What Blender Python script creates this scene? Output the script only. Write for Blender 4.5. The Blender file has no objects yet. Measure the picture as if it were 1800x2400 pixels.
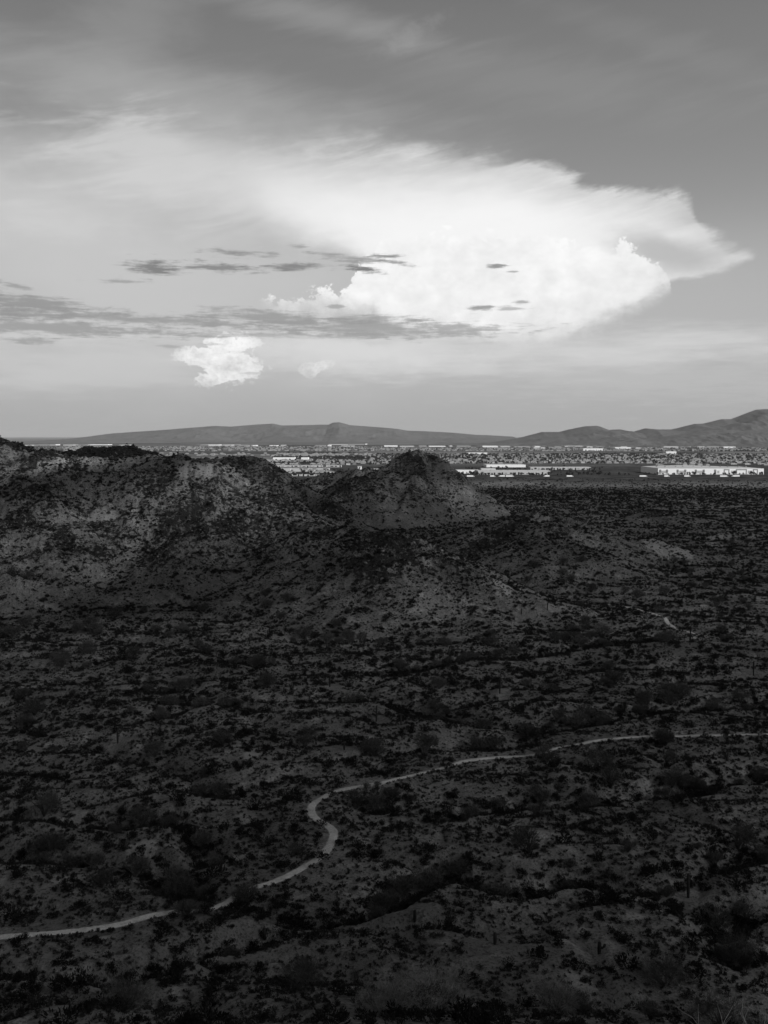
import bpy, math, random
import numpy as np
from mathutils import Vector
sc = bpy.context.scene
C = sc.collection
R = math.radians
random.seed(7); rng = np.random.default_rng(11)

# ------------------------------------------------------------------ camera
F_PX = 2200.0; HOR = 1022.0; CAMZ = 92.0
PITCH = math.atan((1200-HOR)/F_PX)
cam = bpy.data.cameras.new('camera'); cam.sensor_fit = 'HORIZONTAL'; cam.sensor_width = 36
cam.lens = 36*F_PX/1800; cam.clip_start = 0.5; cam.clip_end = 200000
co = bpy.data.objects.new('camera', cam); C.objects.link(co)
co.location = (0, 0, CAMZ); co.rotation_euler = (R(90)-PITCH, 0, 0)
sc.camera = co
def ray(px, py):
    a = (px-900)/F_PX; b = (1200-py)/F_PX
    c, s = math.cos(PITCH), math.sin(PITCH)
    v = np.array([a, c + b*s, -s + b*c]); return v/np.linalg.norm(v)
def azel(px, py):
    v = ray(px, py); return math.atan2(v[0], v[1]), math.asin(v[2])

# ------------------------------------------------------------------ sun, exposure
SUN = Vector((0.78, -0.56, 0.0)).normalized()*math.cos(R(32)); SUN.z = math.sin(R(32))
sl = bpy.data.lights.new('sun', 'SUN'); sl.energy = 5.0; sl.angle = R(0.5); sl.color = (1, 1, 1)
so = bpy.data.objects.new('sun', sl); C.objects.link(so)
so.rotation_euler = SUN.to_track_quat('Z', 'Y').to_euler()
vs = sc.view_settings; vs.view_transform = 'Standard'; vs.look = 'None'; vs.exposure = 0; vs.gamma = 1
vs.use_curve_mapping = False

# ------------------------------------------------------------------ node expression helper
class X:
    nt = None
    def __init__(s, k): s.k = k
    @staticmethod
    def m(op, *a, clamp=False):
        n = X.nt.nodes.new('ShaderNodeMath'); n.operation = op; n.use_clamp = clamp
        for i, v in enumerate(a):
            if isinstance(v, X): X.nt.links.new(v.k, n.inputs[i])
            else: n.inputs[i].default_value = float(v)
        return X(n.outputs[0])
    def __add__(s, o): return X.m('ADD', s, o)
    __radd__ = __add__
    def __sub__(s, o): return X.m('SUBTRACT', s, o)
    def __rsub__(s, o): return X.m('SUBTRACT', o, s)
    def __mul__(s, o): return X.m('MULTIPLY', s, o)
    __rmul__ = __mul__
    def __truediv__(s, o): return X.m('DIVIDE', s, o)
def ss(v, a, b):            # smoothstep from a (0) to b (1)
    n = X.nt.nodes.new('ShaderNodeMapRange'); n.interpolation_type = 'SMOOTHSTEP'
    X.nt.links.new(v.k, n.inputs['Value'])
    if a <= b:
        n.inputs['From Min'].default_value = a; n.inputs['From Max'].default_value = b
        n.inputs['To Min'].default_value = 0; n.inputs['To Max'].default_value = 1
    else:
        n.inputs['From Min'].default_value = b; n.inputs['From Max'].default_value = a
        n.inputs['To Min'].default_value = 1; n.inputs['To Max'].default_value = 0
    return X(n.outputs[0])
def mix(f, a, b): return a + f*(b - a) if isinstance(a, X) else f*(b - a) + a
def comb(x, y, z=0.0):
    n = X.nt.nodes.new('ShaderNodeCombineXYZ')
    for i, v in enumerate((x, y, z)):
        if isinstance(v, X): X.nt.links.new(v.k, n.inputs[i])
        else: n.inputs[i].default_value = v
    return X(n.outputs[0])
def noise(vec, scale, detail=4, rough=0.55, dist=0.0):
    n = X.nt.nodes.new('ShaderNodeTexNoise'); n.noise_dimensions = '3D'
    X.nt.links.new(vec.k, n.inputs['Vector'])
    n.inputs['Scale'].default_value = scale; n.inputs['Detail'].default_value = detail
    n.inputs['Roughness'].default_value = rough; n.inputs['Distortion'].default_value = dist
    return X(n.outputs[0])
def curve(x, pts, x0, x1, y0, y1):
    n = X.nt.nodes.new('ShaderNodeFloatCurve'); c = n.mapping.curves[0]
    q = sorted([((a-x0)/(x1-x0), (b-y0)/(y1-y0)) for a, b in pts])
    while len(c.points) < len(q): c.points.new(0.5, 0.5)
    for p, (a, b) in zip(c.points, q): p.location = (min(max(a, 0), 1), min(max(b, 0), 1))
    for p in c.points: p.handle_type = 'AUTO_CLAMPED'
    n.mapping.use_clip = True; n.mapping.update()
    X.nt.links.new(((x - x0)*(1/(x1-x0))).k, n.inputs['Value'])
    return X(n.outputs[0])*(y1-y0) + y0
def lin(s): s /= 255; return s/12.92 if s < .04045 else ((s+.055)/1.055)**2.4

# ------------------------------------------------------------------ world
w = bpy.data.worlds.new('World'); sc.world = w; w.use_nodes = True
nt = w.node_tree; nt.nodes.clear(); X.nt = nt
tc = nt.nodes.new('ShaderNodeTexCoord'); sp = nt.nodes.new('ShaderNodeSeparateXYZ')
nt.links.new(tc.outputs['Generated'], sp.inputs[0])
dx, dy, dz = X(sp.outputs[0]), X(sp.outputs[1]), X(sp.outputs[2])
az = X.m('ARCTAN2', dx, dy); el = X.m('ARCSINE', dz)
sky = nt.nodes.new('ShaderNodeTexSky'); sky.sky_type = 'NISHITA'; sky.sun_disc = False
sky.sun_elevation = R(32); sky.sun_rotation = math.atan2(SUN.x, SUN.y); sky.dust_density = 2.0
bw = nt.nodes.new('ShaderNodeRGBToBW'); nt.links.new(sky.outputs[0], bw.inputs[0])
nish = X(bw.outputs[0])*0.012
def E(py): return (HOR-py)/F_PX
grad = [(-0.5, .03), (-.02, .10), (0.0, lin(170)), (E(950), lin(178)), (E(840), lin(184)), (E(720), lin(180)), (E(600), lin(166)), (E(450), lin(144)),
        (E(300), lin(132)), (E(150), lin(122)), (E(0), lin(109)), (0.75, lin(88)), (1.57, lin(80))]
base = curve(el, grad, -0.5, 1.57, 0, 1)*0.94 + nish*0.5
A1, E1 = azel(0, 600)
# --- detailed front sky
P = comb(az, el*2.2)
n_big = noise(P, 6, 5, .55) - 0.5
n_mid = noise(P, 22, 6, .6) - 0.5
n_fine = noise(comb(az, el*1.3, 3.1), 75, 5, .62) - 0.5
n_vf = noise(comb(az, el*1.2, 4.4), 170, 3, .6) - 0.5
n_str = noise(comb(az, el*7, 1.7), 9, 7, .62) - 0.5             # horizontal streaks
n_str2 = noise(comb(az, el*9, 5.7), 28, 6, .65) - 0.5
ca, sa = math.cos(R(-12)), math.sin(R(-12))
n_fib = noise(comb(az*ca - el*sa, (az*sa + el*ca)*6.5, 7.0), 8, 7, .6, .4) - 0.5     # fibres sloping down right
n_soft = noise(comb(az*ca - el*sa, (az*sa + el*ca)*3.5, 2.0), 5, 6, .6, .6) - 0.5
n_cum = noise(comb(az, el*1.15, 9.0), 34, 6, .58) - 0.5
def PX(px): return azel(px, 700)[0]
def blob(cx, cy, rx, ry, rot=0, lo=1.3, hi=.6, wob=None, amp=0.0):
    a0, e0 = azel(cx, cy)
    c, s = math.cos(R(-rot)), math.sin(R(-rot))
    a = az - a0; e = el - e0
    u = (a*c - e*s)*(F_PX/rx) if rot else a*(F_PX/rx)
    v = (a*s + e*c)*(F_PX/ry) if rot else e*(F_PX/ry)
    r = X.m('SQRT', u*u + v*v)
    if wob is not None: r = r + wob*amp
    return ss(r, lo, hi)
c0, c1 = -0.55, 0.55
def edge(pts):              # pixel outline -> elevation as a function of azimuth
    return curve(az, [azel(*p) for p in pts], c0, c1, -0.1, 0.6)
v = base
# broad pale veil on the left, brightening of the right horizon air
v = mix(blob(330, 620, 800, 330, 0, 1.25, .1, n_big, 1.2)*.9, v, lin(203))
v = mix(blob(1000, 720, 900, 190, 0, 1.3, .1, n_big, .8)*.4, v, lin(192))
# top wisps
v = mix(blob(300, 60, 130, 260, -38, 1.3, .0, n_mid, 1.2)*.30, v, lin(170))
v = mix(blob(760, 40, 330, 42, -11, 1.3, .0, n_fib, 1.5)*.34, v, lin(178))
v = mix(blob(960, 85, 90, 22, 25, 1.3, .0, n_fine, 2.5)*.22, v, lin(178))
v = mix(blob(420, 235, 560, 75, -6, 1.5, .0, n_fib, 1.5)*.5, v, lin(180))
v = mix(blob(1250, 190, 420, 60, -10, 1.5, .0, n_fib, 2.6)*.20, v, lin(165))
v = mix(blob(1560, 110, 330, 34, -22, 1.5, .0, n_fib, 2.6)*.16, v, lin(160))
v = mix(blob(60, 480, 240, 60, -8, 1.4, .1, n_mid*1.4+n_str, 1.2)*.55, v, lin(216))
v = mix(blob(150, 420, 420, 90, -8, 1.4, .1, n_fib, 1.4)*.4, v, lin(190))
# anvil
top = edge([(0, 440), (120, 400), (230, 358), (330, 325), (480, 312), (620, 318), (780, 318), (950, 335), (1080, 352), (1200, 365), (1300, 395), (1400, 432),
            (1480, 446), (1580, 448), (1620, 470), (1645, 530), (1700, 566), (1765, 592), (1800, 640), (1900, 700)])
bot = edge([(0, 560), (200, 500), (330, 480), (480, 470), (580, 500), (650, 560), (720, 588), (800, 596), (850, 622), (900, 760), (1300, 800), (1400, 740), (1500, 700), (1560, 664),
            (1640, 650), (1700, 632), (1770, 596), (1800, 560), (1900, 500)])
ww = n_fib*.030 + n_mid*.022 + n_fine*.008
softT = curve(az, [(PX(0), .09), (PX(300), .055), (PX(700), .036), (PX(1100), .014), (PX(1500), .008), (PX(1800), .014)], c0, c1, 0, .1)
softB = curve(az, [(PX(0), .09), (PX(450), .07), (PX(640), .05), (PX(800), .03), (PX(1100), .012), (PX(1500), .008), (PX(1800), .010)], c0, c1, 0, .1)
tA = ss((top - el + ww)/softT, -.6, 1.0)
tB = ss((el - bot + n_mid*.022 + n_fine*.006)/softB, -.35, 1.0)
an = tA*tB
shade = n_big*.26 + n_fib*.62 + n_mid*.18 + n_soft*.5
depthA = ss((top - el)*10, .0, 1.6)
fadeL = ss(az, PX(120), PX(760))
v = mix(an*(fadeL*.30 + .66), v, X.m('MINIMUM', shade + depthA*.26 + .57, .95))
v = mix(blob(430, 410, 330, 90, -10, 1.5, .0, n_soft*1.6 + n_mid*.6 + n_fib*2.2, 1.4)*.7, v, lin(218))
v = mix(blob(1120, 550, 560, 130, -6, 1.35, .25, n_big, .9)*an*.95, v, .955)
v = mix(blob(640, 575, 200, 50, -10, 1.4, .0, n_mid, 1.0)*.40, v, lin(186))
v = mix(blob(1560, 592, 135, 42, -18, 1.3, .25, n_mid, .8)*.92, v, lin(188))
v = mix(blob(1660, 620, 120, 30, 12, 1.4, .1, n_mid, .8)*.35*an, v, lin(192))
# bright tower under the anvil
tt = edge([(500, 800), (600, 712), (640, 700), (700, 688), (760, 668), (782, 676), (800, 680), (818, 652), (838, 622), (864, 592), (900, 570), (960, 556), (1100, 548), (1300, 560), (1420, 580),
           (1460, 568), (1480, 584), (1510, 604), (1550, 606), (1566, 634), (1572, 680), (1585, 720), (1650, 900)])
tb = edge([(500, 700), (600, 706), (650, 738), (760, 748), (900, 752), (1000, 768), (1100, 800), (1250, 808), (1350, 802), (1430, 772), (1500, 732), (1560, 696), (1576, 680), (1650, 560)])
puff = n_cum*.038 + n_fine*.036 + n_vf*.020
tw = ss(tt - el + puff, -.001, .005)*ss(el - tb + n_cum*.030 + n_fine*.018, -.006, .034)
tw = X.m('MULTIPLY', tw, ss(az, PX(585), PX(640)))
v = mix(tw, v, X.m('MINIMUM', n_cum*.38 + n_big*.38 + n_fine*.12 + n_vf*.03 + ss(az, PX(1250), PX(1560))*-.07 + .935, 1.0))
# low fibrous band on the right, pale band
v = mix(blob(1300, 822, 640, 46, 1, 1.5, .1, n_str, 3.0)*.85, v, lin(217))
v = mix(blob(1500, 885, 500, 60, -2, 1.4, .1, n_str2, 4.0)*.35, v, lin(200))
v = mix(blob(790, 822, 290, 48, -4, 1.4, .1, n_mid, 2.0)*.9, v, lin(222))
v = mix(blob(260, 855, 400, 60, 2, 1.4, .1, n_str, 3.2)*.6, v, lin(208))
v = mix(blob(160, 775, 320, 30, 0, 1.4, .1, n_str, 3.0)*.6, v, lin(214))
# cumulus puffs
c3 = n_cum*1.2 + n_fine*1.5 + n_vf*.9
def cumulus(parts, val=.86, k=1.0):
    global v
    m = None
    for (x, y, rx, ry, ro) in parts:
        b = blob(x, y, rx, ry, ro, 1.10, .78, c3, 1.0)
        m = b if m is None else X.m('MAXIMUM', m, b)
    v = mix(m*k, v, X.m('MINIMUM', n_fine*.7 + n_vf*.35 + n_cum*.6 + (el - E(850))*2.0 + val, 1.0))
cumulus([(540, 805, 68, 24, 0), (480, 835, 62, 24, 0), (530, 848, 76, 30, 0), (540, 876, 80, 22, 8), (505, 888, 48, 14, 0), (525, 862, 60, 40, 0), (455, 838, 30, 16, 0)], .87)
cumulus([(728, 866, 26, 17, 0), (756, 856, 30, 11, 12)], .80, .75)
# dark stratus streaks
n_str3 = noise(comb(az, el*6, 8.7), 60, 4, .65) - 0.5
d_ = n_str*1.2 + n_str2*2.4 + n_fine*.9 + n_str3*.9
def streak(x, y, rx, ry, val, k=.9, rot=0, a=1.4):
    global v
    v = mix(blob(x, y, rx, ry, rot, 1.3, .2, d_, a)*k, v, lin(val))
streak(70, 712, 150, 18, 146, .85, -5)
streak(330, 748, 420, 13, 150, .8, -1.5)
streak(150, 770, 320, 16, 150, .8)
streak(620, 745, 170, 16, 152, .8, -3)
streak(860, 768, 330, 20, 158, .8, -1)
streak(880, 746, 110, 10, 154, .7)
streak(620, 786, 300, 8, 160, .6)
streak(1100, 770, 110, 8, 176, .8, -2)
streak(60, 798, 60, 8, 150, .7)
streak(360, 629, 70, 17, 128, .95)
streak(525, 628, 72, 9, 138, .95, -3)
streak(690, 626, 78, 10, 134, .95)
streak(860, 632, 48, 9, 120, .95, -8)
streak(545, 594, 62, 8, 142, .9, -3)
streak(640, 598, 26, 7, 150, .8)
streak(820, 606, 95, 10, 148, .8, -6)
streak(905, 600, 46, 5, 128, .9, -3)
streak(930, 616, 40, 5, 138, .8, -8)
streak(702, 578, 28, 5, 160, .8, -5)
streak(280, 660, 60, 5, 158, .8)
streak(30, 667, 34, 6, 152, .8, -8)
streak(1166, 624, 22, 5, 138, .9)
streak(1200, 636, 18, 3, 160, .8)
streak(1136, 720, 34, 6, 150, .9)
streak(1225, 708, 22, 4, 165, .8)
streak(1200, 724, 34, 3, 180, .8)
streak(790, 719, 16, 4, 165, .8)
streak(400, 812, 34, 5, 165, .7)
streak(500, 806, 40, 4, 185, .7)
streak(590, 874, 24, 4, 190, .6)
# front / rest
front = ss(X.m('ABSOLUTE', az), .62, .52)*ss(X.m('ABSOLUTE', el - .22), .33, .26)
b1 = nt.nodes.new('ShaderNodeBackground'); b2 = nt.nodes.new('ShaderNodeBackground')
nt.links.new(v.k, b1.inputs[0]); nt.links.new(base.k, b2.inputs[0])
ms = nt.nodes.new('ShaderNodeMixShader'); nt.links.new(front.k, ms.inputs[0])
nt.links.new(b2.outputs[0], ms.inputs[1]); nt.links.new(b1.outputs[0], ms.inputs[2])
wo = nt.nodes.new('ShaderNodeOutputWorld'); nt.links.new(ms.outputs[0], wo.inputs[0])

# ------------------------------------------------------------------ general helpers
def tag(o, label=None, cat=None, group=None, kind=None):
    if label: o['label'] = label
    if cat: o['category'] = cat
    if group: o['group'] = group
    if kind: o['kind'] = kind
    return o
def mesh_np(name, V, faces_idx, counts, mats, parent=None, smooth=False, attrs=None, mat_idx=None):
    me = bpy.data.meshes.new(name)
    V = np.asarray(V, np.float32); faces_idx = np.asarray(faces_idx, np.int32).ravel(); counts = np.asarray(counts, np.int32)
    me.vertices.add(len(V)); me.vertices.foreach_set('co', V.ravel())
    me.loops.add(len(faces_idx)); me.loops.foreach_set('vertex_index', faces_idx)
    me.polygons.add(len(counts))
    st = np.zeros(len(counts), np.int32); st[1:] = np.cumsum(counts)[:-1]
    me.polygons.foreach_set('loop_start', st)
    me.polygons.foreach_set('use_smooth', np.full(len(counts), smooth))
    if mat_idx is not None: me.polygons.foreach_set('material_index', np.asarray(mat_idx, np.int32))
    for m in (mats if isinstance(mats, (list, tuple)) else [mats]): me.materials.append(m)
    for k, a in (attrs or {}).items():
        at = me.attributes.new(k, 'FLOAT', 'POINT'); at.data.foreach_set('value', np.asarray(a, np.float32).ravel())
    me.update(calc_edges=True)
    o = bpy.data.objects.new(name, me); C.objects.link(o)
    if parent is not None: o.parent = parent
    return o
class MB:
    def __init__(s): s.v = []; s.f = []
    def poly(s, pts, faces):
        b = len(s.v); s.v += [tuple(p) for p in pts]; s.f += [tuple(b+i for i in f) for f in faces]; return s
    def box(s, x0, x1, y0, y1, z0, z1):
        return s.poly([(x0,y0,z0),(x1,y0,z0),(x1,y1,z0),(x0,y1,z0),(x0,y0,z1),(x1,y0,z1),(x1,y1,z1),(x0,y1,z1)],
                      [(0,3,2,1),(4,5,6,7),(0,1,5,4),(1,2,6,5),(2,3,7,6),(3,0,4,7)])
    def tube(s, pts, rad, n=6):
        pts = [Vector(p) for p in pts]; rings = []
        for i, p in enumerate(pts):
            d = (pts[min(i+1, len(pts)-1)] - pts[max(i-1, 0)]).normalized()
            a = d.orthogonal().normalized(); b = d.cross(a)
            r = rad[i] if isinstance(rad, (list, tuple)) else rad
            rings.append([p + (a*math.cos(2*math.pi*k/n) + b*math.sin(2*math.pi*k/n))*r for k in range(n)])
        b0 = len(s.v)
        for rg in rings: s.v += [tuple(q) for q in rg]
        for i in range(len(pts)-1):
            for k in range(n):
                s.f.append((b0+i*n+k, b0+i*n+(k+1) % n, b0+(i+1)*n+(k+1) % n, b0+(i+1)*n+k))
        s.f.append(tuple(b0+k for k in range(n))[::-1]); s.f.append(tuple(b0+(len(pts)-1)*n+k for k in range(n)))
        return s
    def build(s, name, mat, parent=None, smooth=False):
        me = bpy.data.meshes.new(name); me.from_pydata(s.v, [], s.f); me.materials.append(mat)
        if smooth:
            for p in me.polygons: p.use_smooth = True
        me.update(); o = bpy.data.objects.new(name, me); C.objects.link(o)
        if parent is not None: o.parent = parent
        return o
def empty(name, loc, rz=0, label=None, cat=None, group=None):
    o = bpy.data.objects.new(name, None); C.objects.link(o); o.location = loc; o.rotation_euler = (0, 0, rz)
    o.empty_display_size = 1
    return tag(o, label, cat, group)
def copy_tree(o, parent=None):
    c = o.copy(); C.objects.link(c)
    if parent is not None: c.parent = parent
    for ch in list(o.children): copy_tree(ch, c)
    return c
def material(name, fn=None, v=.2, rough=.95, spec=.02):
    m = bpy.data.materials.new(name); m.use_nodes = True; X.nt = m.node_tree
    b = m.node_tree.nodes['Principled BSDF']
    b.inputs['Roughness'].default_value = rough; b.inputs['Specular IOR Level'].default_value = spec
    b.inputs['Base Color'].default_value = (v, v, v, 1)
    if fn: fn(b)
    return m
def pos():
    n = X.nt.nodes.new('ShaderNodeNewGeometry'); return X(n.outputs['Position'])
def objco():
    n = X.nt.nodes.new('ShaderNodeTexCoord'); return X(n.outputs['Object'])
def rnd():
    n = X.nt.nodes.new('ShaderNodeObjectInfo'); return X(n.outputs['Random'])
def attr(name):
    n = X.nt.nodes.new('ShaderNodeAttribute'); n.attribute_name = name; return X(n.outputs['Fac'])
def bump(b, h, strength, dist):
    n = X.nt.nodes.new('ShaderNodeBump'); n.inputs['Strength'].default_value = strength; n.inputs['Distance'].default_value = dist
    X.nt.links.new(h.k, n.inputs['Height']); X.nt.links.new(n.outputs[0], b.inputs['Normal'])
def setc(b, x): X.nt.links.new(x.k, b.inputs['Base Color'])

# ------------------------------------------------------------------ numpy noise
PERM = np.random.default_rng(3).permutation(4096).astype(np.int64)
GR = np.random.default_rng(4).uniform(0, 2*np.pi, 4096); GX, GY = np.cos(GR), np.sin(GR)
def gn(x, y, seed=0):
    x = np.asarray(x, float); y = np.asarray(y, float)
    xi = np.floor(x).astype(np.int64); yi = np.floor(y).astype(np.int64); fx = x-xi; fy = y-yi
    u = fx*fx*fx*(fx*(fx*6-15)+10); w_ = fy*fy*fy*(fy*(fy*6-15)+10)
    def g(i, j):
        h = PERM[(PERM[(xi+i+seed*37) & 4095] + yi + j) & 4095]
        return GX[h]*(fx-i) + GY[h]*(fy-j)
    a = g(0, 0); b = g(1, 0); c = g(0, 1); d = g(1, 1)
    return ((a+u*(b-a)) + w_*((c+u*(d-c))-(a+u*(b-a))))*1.4
def fbm(x, y, o=4, seed=0, gain=.5):
    s = 0; a = 1; t = 0
    for i in range(o):
        s = s + a*gn(x*2**i, y*2**i, seed+i); t += a; a *= gain
    return s/t
def ridged(x, y, o=4, seed=0, gain=.5):
    s = 0; a = 1; t = 0
    for i in range(o):
        s = s + a*(1-np.abs(gn(x*2**i, y*2**i, seed+i))*2); t += a; a *= gain
    return s/t
def sstep(a, b, x): t = np.clip((x-a)/(b-a), 0, 1); return t*t*(3-2*t)

# ------------------------------------------------------------------ terrain heights
def at(px, py, D):          # point on the sight line of a pixel of the photo at plan distance D along y
    d = ray(px, py); k = D/d[1]; return (d[0]*k, D, CAMZ + d[2]*k)
# ridges: list of (px, py, D), slope, rounding
HILLS = [
    ('left', [(-260, 985, 720), (-120, 990, 700), (0, 1022, 690), (27, 1036, 688), (54, 1049, 682), (81, 1060, 676), (150, 1070, 670), (260, 1078, 665), (347, 1071, 665), (423, 1067, 660), (461, 1072, 655), (474, 1094, 652), (504, 1121, 645),
              (542, 1143, 635), (597, 1175, 620), (640, 1197, 605), (700, 1222, 585), (790, 1248, 550)], .52, 6),
    ('left', [(340, 1074, 665), (380, 1180, 600), (420, 1250, 560)], .50, 8),
    ('left', [(100, 1062, 675), (90, 1180, 590), (110, 1280, 540)], .42, 12),
    ('back', [(-200, 1040, 900), (87, 1058, 880), (130, 1057, 870), (179, 1056, 860), (201, 1049, 860), (233, 1046, 860), (315, 1046, 860), (331, 1053, 860), (374, 1063, 860), (440, 1090, 850)], .60, 3),
    ('knob', [(440, 1084, 1010), (488, 1077, 1010), (521, 1073, 1010), (542, 1068, 1010), (564, 1074, 1010), (597, 1069, 1010), (613, 1077, 1010), (651, 1104, 1005), (705, 1139, 990), (759, 1162, 960), (790, 1190, 900)], .62, 3),
    ('spur', [(700, 1215, 590), (800, 1235, 540), (880, 1252, 515), (930, 1262, 500), (990, 1300, 492), (1060, 1330, 486), (1140, 1356, 480), (1230, 1385, 478), (1320, 1412, 476)], .46, 6),
    ('cone', [(817, 1114, 1130), (850, 1100, 1125), (882, 1098, 1120), (907, 1085, 1115), (925, 1072, 1112), (947, 1060, 1110), (965, 1054, 1110), (983, 1060, 1110), (1016, 1069, 1110), (1041, 1082, 1110), (1066, 1100, 1108), (1088, 1116, 1106), (1117, 1138, 1102), (1130, 1148, 1098)], .84, 3),
    ('cone', [(975, 1060, 1110), (975, 1130, 1030), (950, 1200, 950)], .72, 5),
    ('cone', [(770, 1160, 1050), (800, 1136, 1030), (838, 1116, 1010), (880, 1128, 1020), (930, 1110, 1060)], .52, 6),
    ('cone', [(700, 1135, 1250), (760, 1113, 1210), (800, 1108, 1200), (860, 1102, 1180)], .45, 8),
    ('mid', [(1080, 1300, 690), (1140, 1262, 700), (1190, 1226, 705), (1235, 1202, 705), (1275, 1200, 705), (1320, 1214, 705), (1400, 1238, 705), (1500, 1264, 705), (1600, 1290, 705), (1720, 1312, 705)], .38, 7),
    ('mid', [(1270, 1202, 705), (1290, 1260, 640), (1300, 1310, 600)], .34, 10),
    ('low', [(1500, 1204, 1010), (1540, 1196, 1010), (1590, 1204, 1010)], .28, 6),
]
HW = [(n, np.array([at(*p) for p in pts]), s, r) for n, pts, s, r in HILLS]
HN = ['ground', 'left', 'back', 'knob', 'spur', 'cone', 'mid', 'low']
def ridge_h(x, y, P, s, r):
    best = np.full(x.shape, -1e3)
    for i in range(len(P)-1):
        ax, ay, az_ = P[i]; bx, by, bz = P[i+1]
        L2 = (bx-ax)**2+(by-ay)**2
        t = np.clip(((x-ax)*(bx-ax)+(y-ay)*(by-ay))/L2, 0, 1)
        d = np.hypot(x-ax-t*(bx-ax), y-ay-t*(by-ay))
        best = np.maximum(best, az_+t*(bz-az_) - s*(np.sqrt(d*d+r*r)-r))
    return best
TR = {}
def gully(x, y):
    wx = x + 9*fbm(x/30, y/30, 2, 77); wy = y + 9*fbm(x/30, y/30, 2, 78)
    a = 1-np.abs(gn(wx/62, wy/34+8, 80))*2; b = 1-np.abs(gn(wx/28+5, wy/19, 81))*2
    return np.clip(np.clip((a-.55)/.40, 0, 1)**1.3 + .42*np.clip((b-.6)/.4, 0, 1), 0, 1.2)
def H(x, y, want=False, micro=True):
    x = np.asarray(x, float); y = np.asarray(y, float)
    D = np.hypot(x, y)
    zb = np.interp(D, [0, 20, 40, 60, 80, 100, 120, 145, 180, 250, 350, 500, 1e6], [90.3, 76, 63, 50, 38, 27.5, 20.5, 16, 12.5, 7, 3, .5, 0])
    wx = x + 14*fbm(x/60, y/60, 3, 40) ; wy = y + 14*fbm(x/60, y/60, 3, 50)
    hh = np.zeros_like(x) + zb; lab = np.zeros(x.shape, int); k = 3.5
    near = (D < 1700) & (D > 250)
    acc = None
    if near.any():
        xs, ys = wx[near], wy[near]; cur = zb[near].copy(); lb = np.zeros(cur.shape, int)
        gl = ridged(xs/55, ys/55, 4, 60)
        for n, P, s, r in HW:
            h = ridge_h(xs, ys, P, s, r)
            h0 = h
            d = np.clip((P[:, 2].max()-h)/40, 0, 1)
            h = h + (gl-.6)*(9 if n == 'left' else 5)*np.clip(d, .1, 1)
            lb = np.where(h > cur+.5, HN.index(n), lb)
            q = np.clip(.5+.5*(h-cur)/k, 0, 1)
            cur = cur*(1-q)+h*q + k*q*(1-q)
        hh[near] = cur; lab[near] = lb
    up = np.clip((hh-zb)/25, 0, 1)
    fl = sstep(60, 130, D)*(1-sstep(1300, 1750, D))
    gu = gully(x, y)*((1-.9*trail_far(x, y)) if 'far' in TR else .1)
    if 'wash' in TR: gu = np.clip(gu*.7, 0, .8); gu = np.maximum(gu, washv(x, y)*(1-.75*trail_far(x, y))*1.15)
    roll = 3.6*fbm(x/95+3, y/42, 3, 70) - (3.8-1.9*sstep(260, 420, D))*gu + .9
    z = hh + fl*roll*(1-up*.6)*(1 - .45*sstep(450, 900, D))
    rocky = fbm(x/14, y/14, 4, 90, .6)
    z = z + up*3.6*rocky*sstep(200, 400, D) + up*3.4*np.clip(ridged(x/10, y/10, 4, 95, .6)-.45, 0, 1)
    if micro:
        mi = .35*fbm(x/5, y/5, 3, 100)*fl
        if 'pts' in TR:
            mi = mi*sstep(1.5, 4, trail_d(x, y))
        z = z + mi
    return (z, lab, up, gl if False else None) if want else z
def hit(px, py, far=6000):
    d = ray(px, py); t = np.concatenate([np.arange(60, 1500, .5), np.geomspace(1500, far*3, 1500)])
    X_, Y_, Z_ = d[0]*t, d[1]*t, CAMZ+d[2]*t
    below = np.nonzero(Z_ < H(X_, Y_, micro=False))[0]
    if len(below) == 0: return (X_[-1], Y_[-1], 0.0)
    i = below[0]; return (X_[i], Y_[i], float(H(X_[i:i+1], Y_[i:i+1], micro=False)[0]))
def smooth_path(pts, step=.8):
    P = np.array(pts)[:, :2]; L = np.r_[0, np.cumsum(np.hypot(*np.diff(P, axis=0).T))]
    s = np.arange(0, L[-1], step); Q = np.stack([np.interp(s, L, P[:, 0]), np.interp(s, L, P[:, 1])], 1)
    k = int(5/step); kern = np.hanning(2*k+3)[1:-1]; kern /= kern.sum(); n = len(kern)//2
    Qp = np.pad(Q, ((n, n), (0, 0)), 'edge')
    return np.stack([np.convolve(Qp[:, i], kern, 'valid') for i in (0, 1)], 1)
def bil(G, u, v):
    u = np.clip(u, 0, G.shape[0]-1.001); v = np.clip(v, 0, G.shape[1]-1.001); i = u.astype(int); j = v.astype(int); a = u-i; b = v-j
    a = a*a*(3-2*a); b = b*b*(3-2*b)
    return (G[i, j]*(1-a)+G[i+1, j]*a)*(1-b) + (G[i, j+1]*(1-a)+G[i+1, j+1]*a)*b
def washv(x, y): return bil(TR['wash'], x+259.5, y-.5)
def trail_far(x, y):
    return bil(TR['far'], (x+260)/2, y/2)
def trail_d(x, y):
    sh = x.shape; x = x.ravel(); y = y.ravel(); out = np.full(x.shape, 99.0)
    for P in TR['pts']:
        m = (x > P[:, 0].min()-6) & (x < P[:, 0].max()+6) & (y > P[:, 1].min()-6) & (y < P[:, 1].max()+6)
        idx = np.nonzero(m)[0]
        for c in range(0, len(idx), 20000):
            j = idx[c:c+20000]; q = P[::2]
            d = np.sqrt(((x[j, None]-q[None, :, 0])**2 + (y[j, None]-q[None, :, 1])**2).min(1))
            out[j] = np.minimum(out[j], d)
    return out.reshape(sh)
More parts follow.
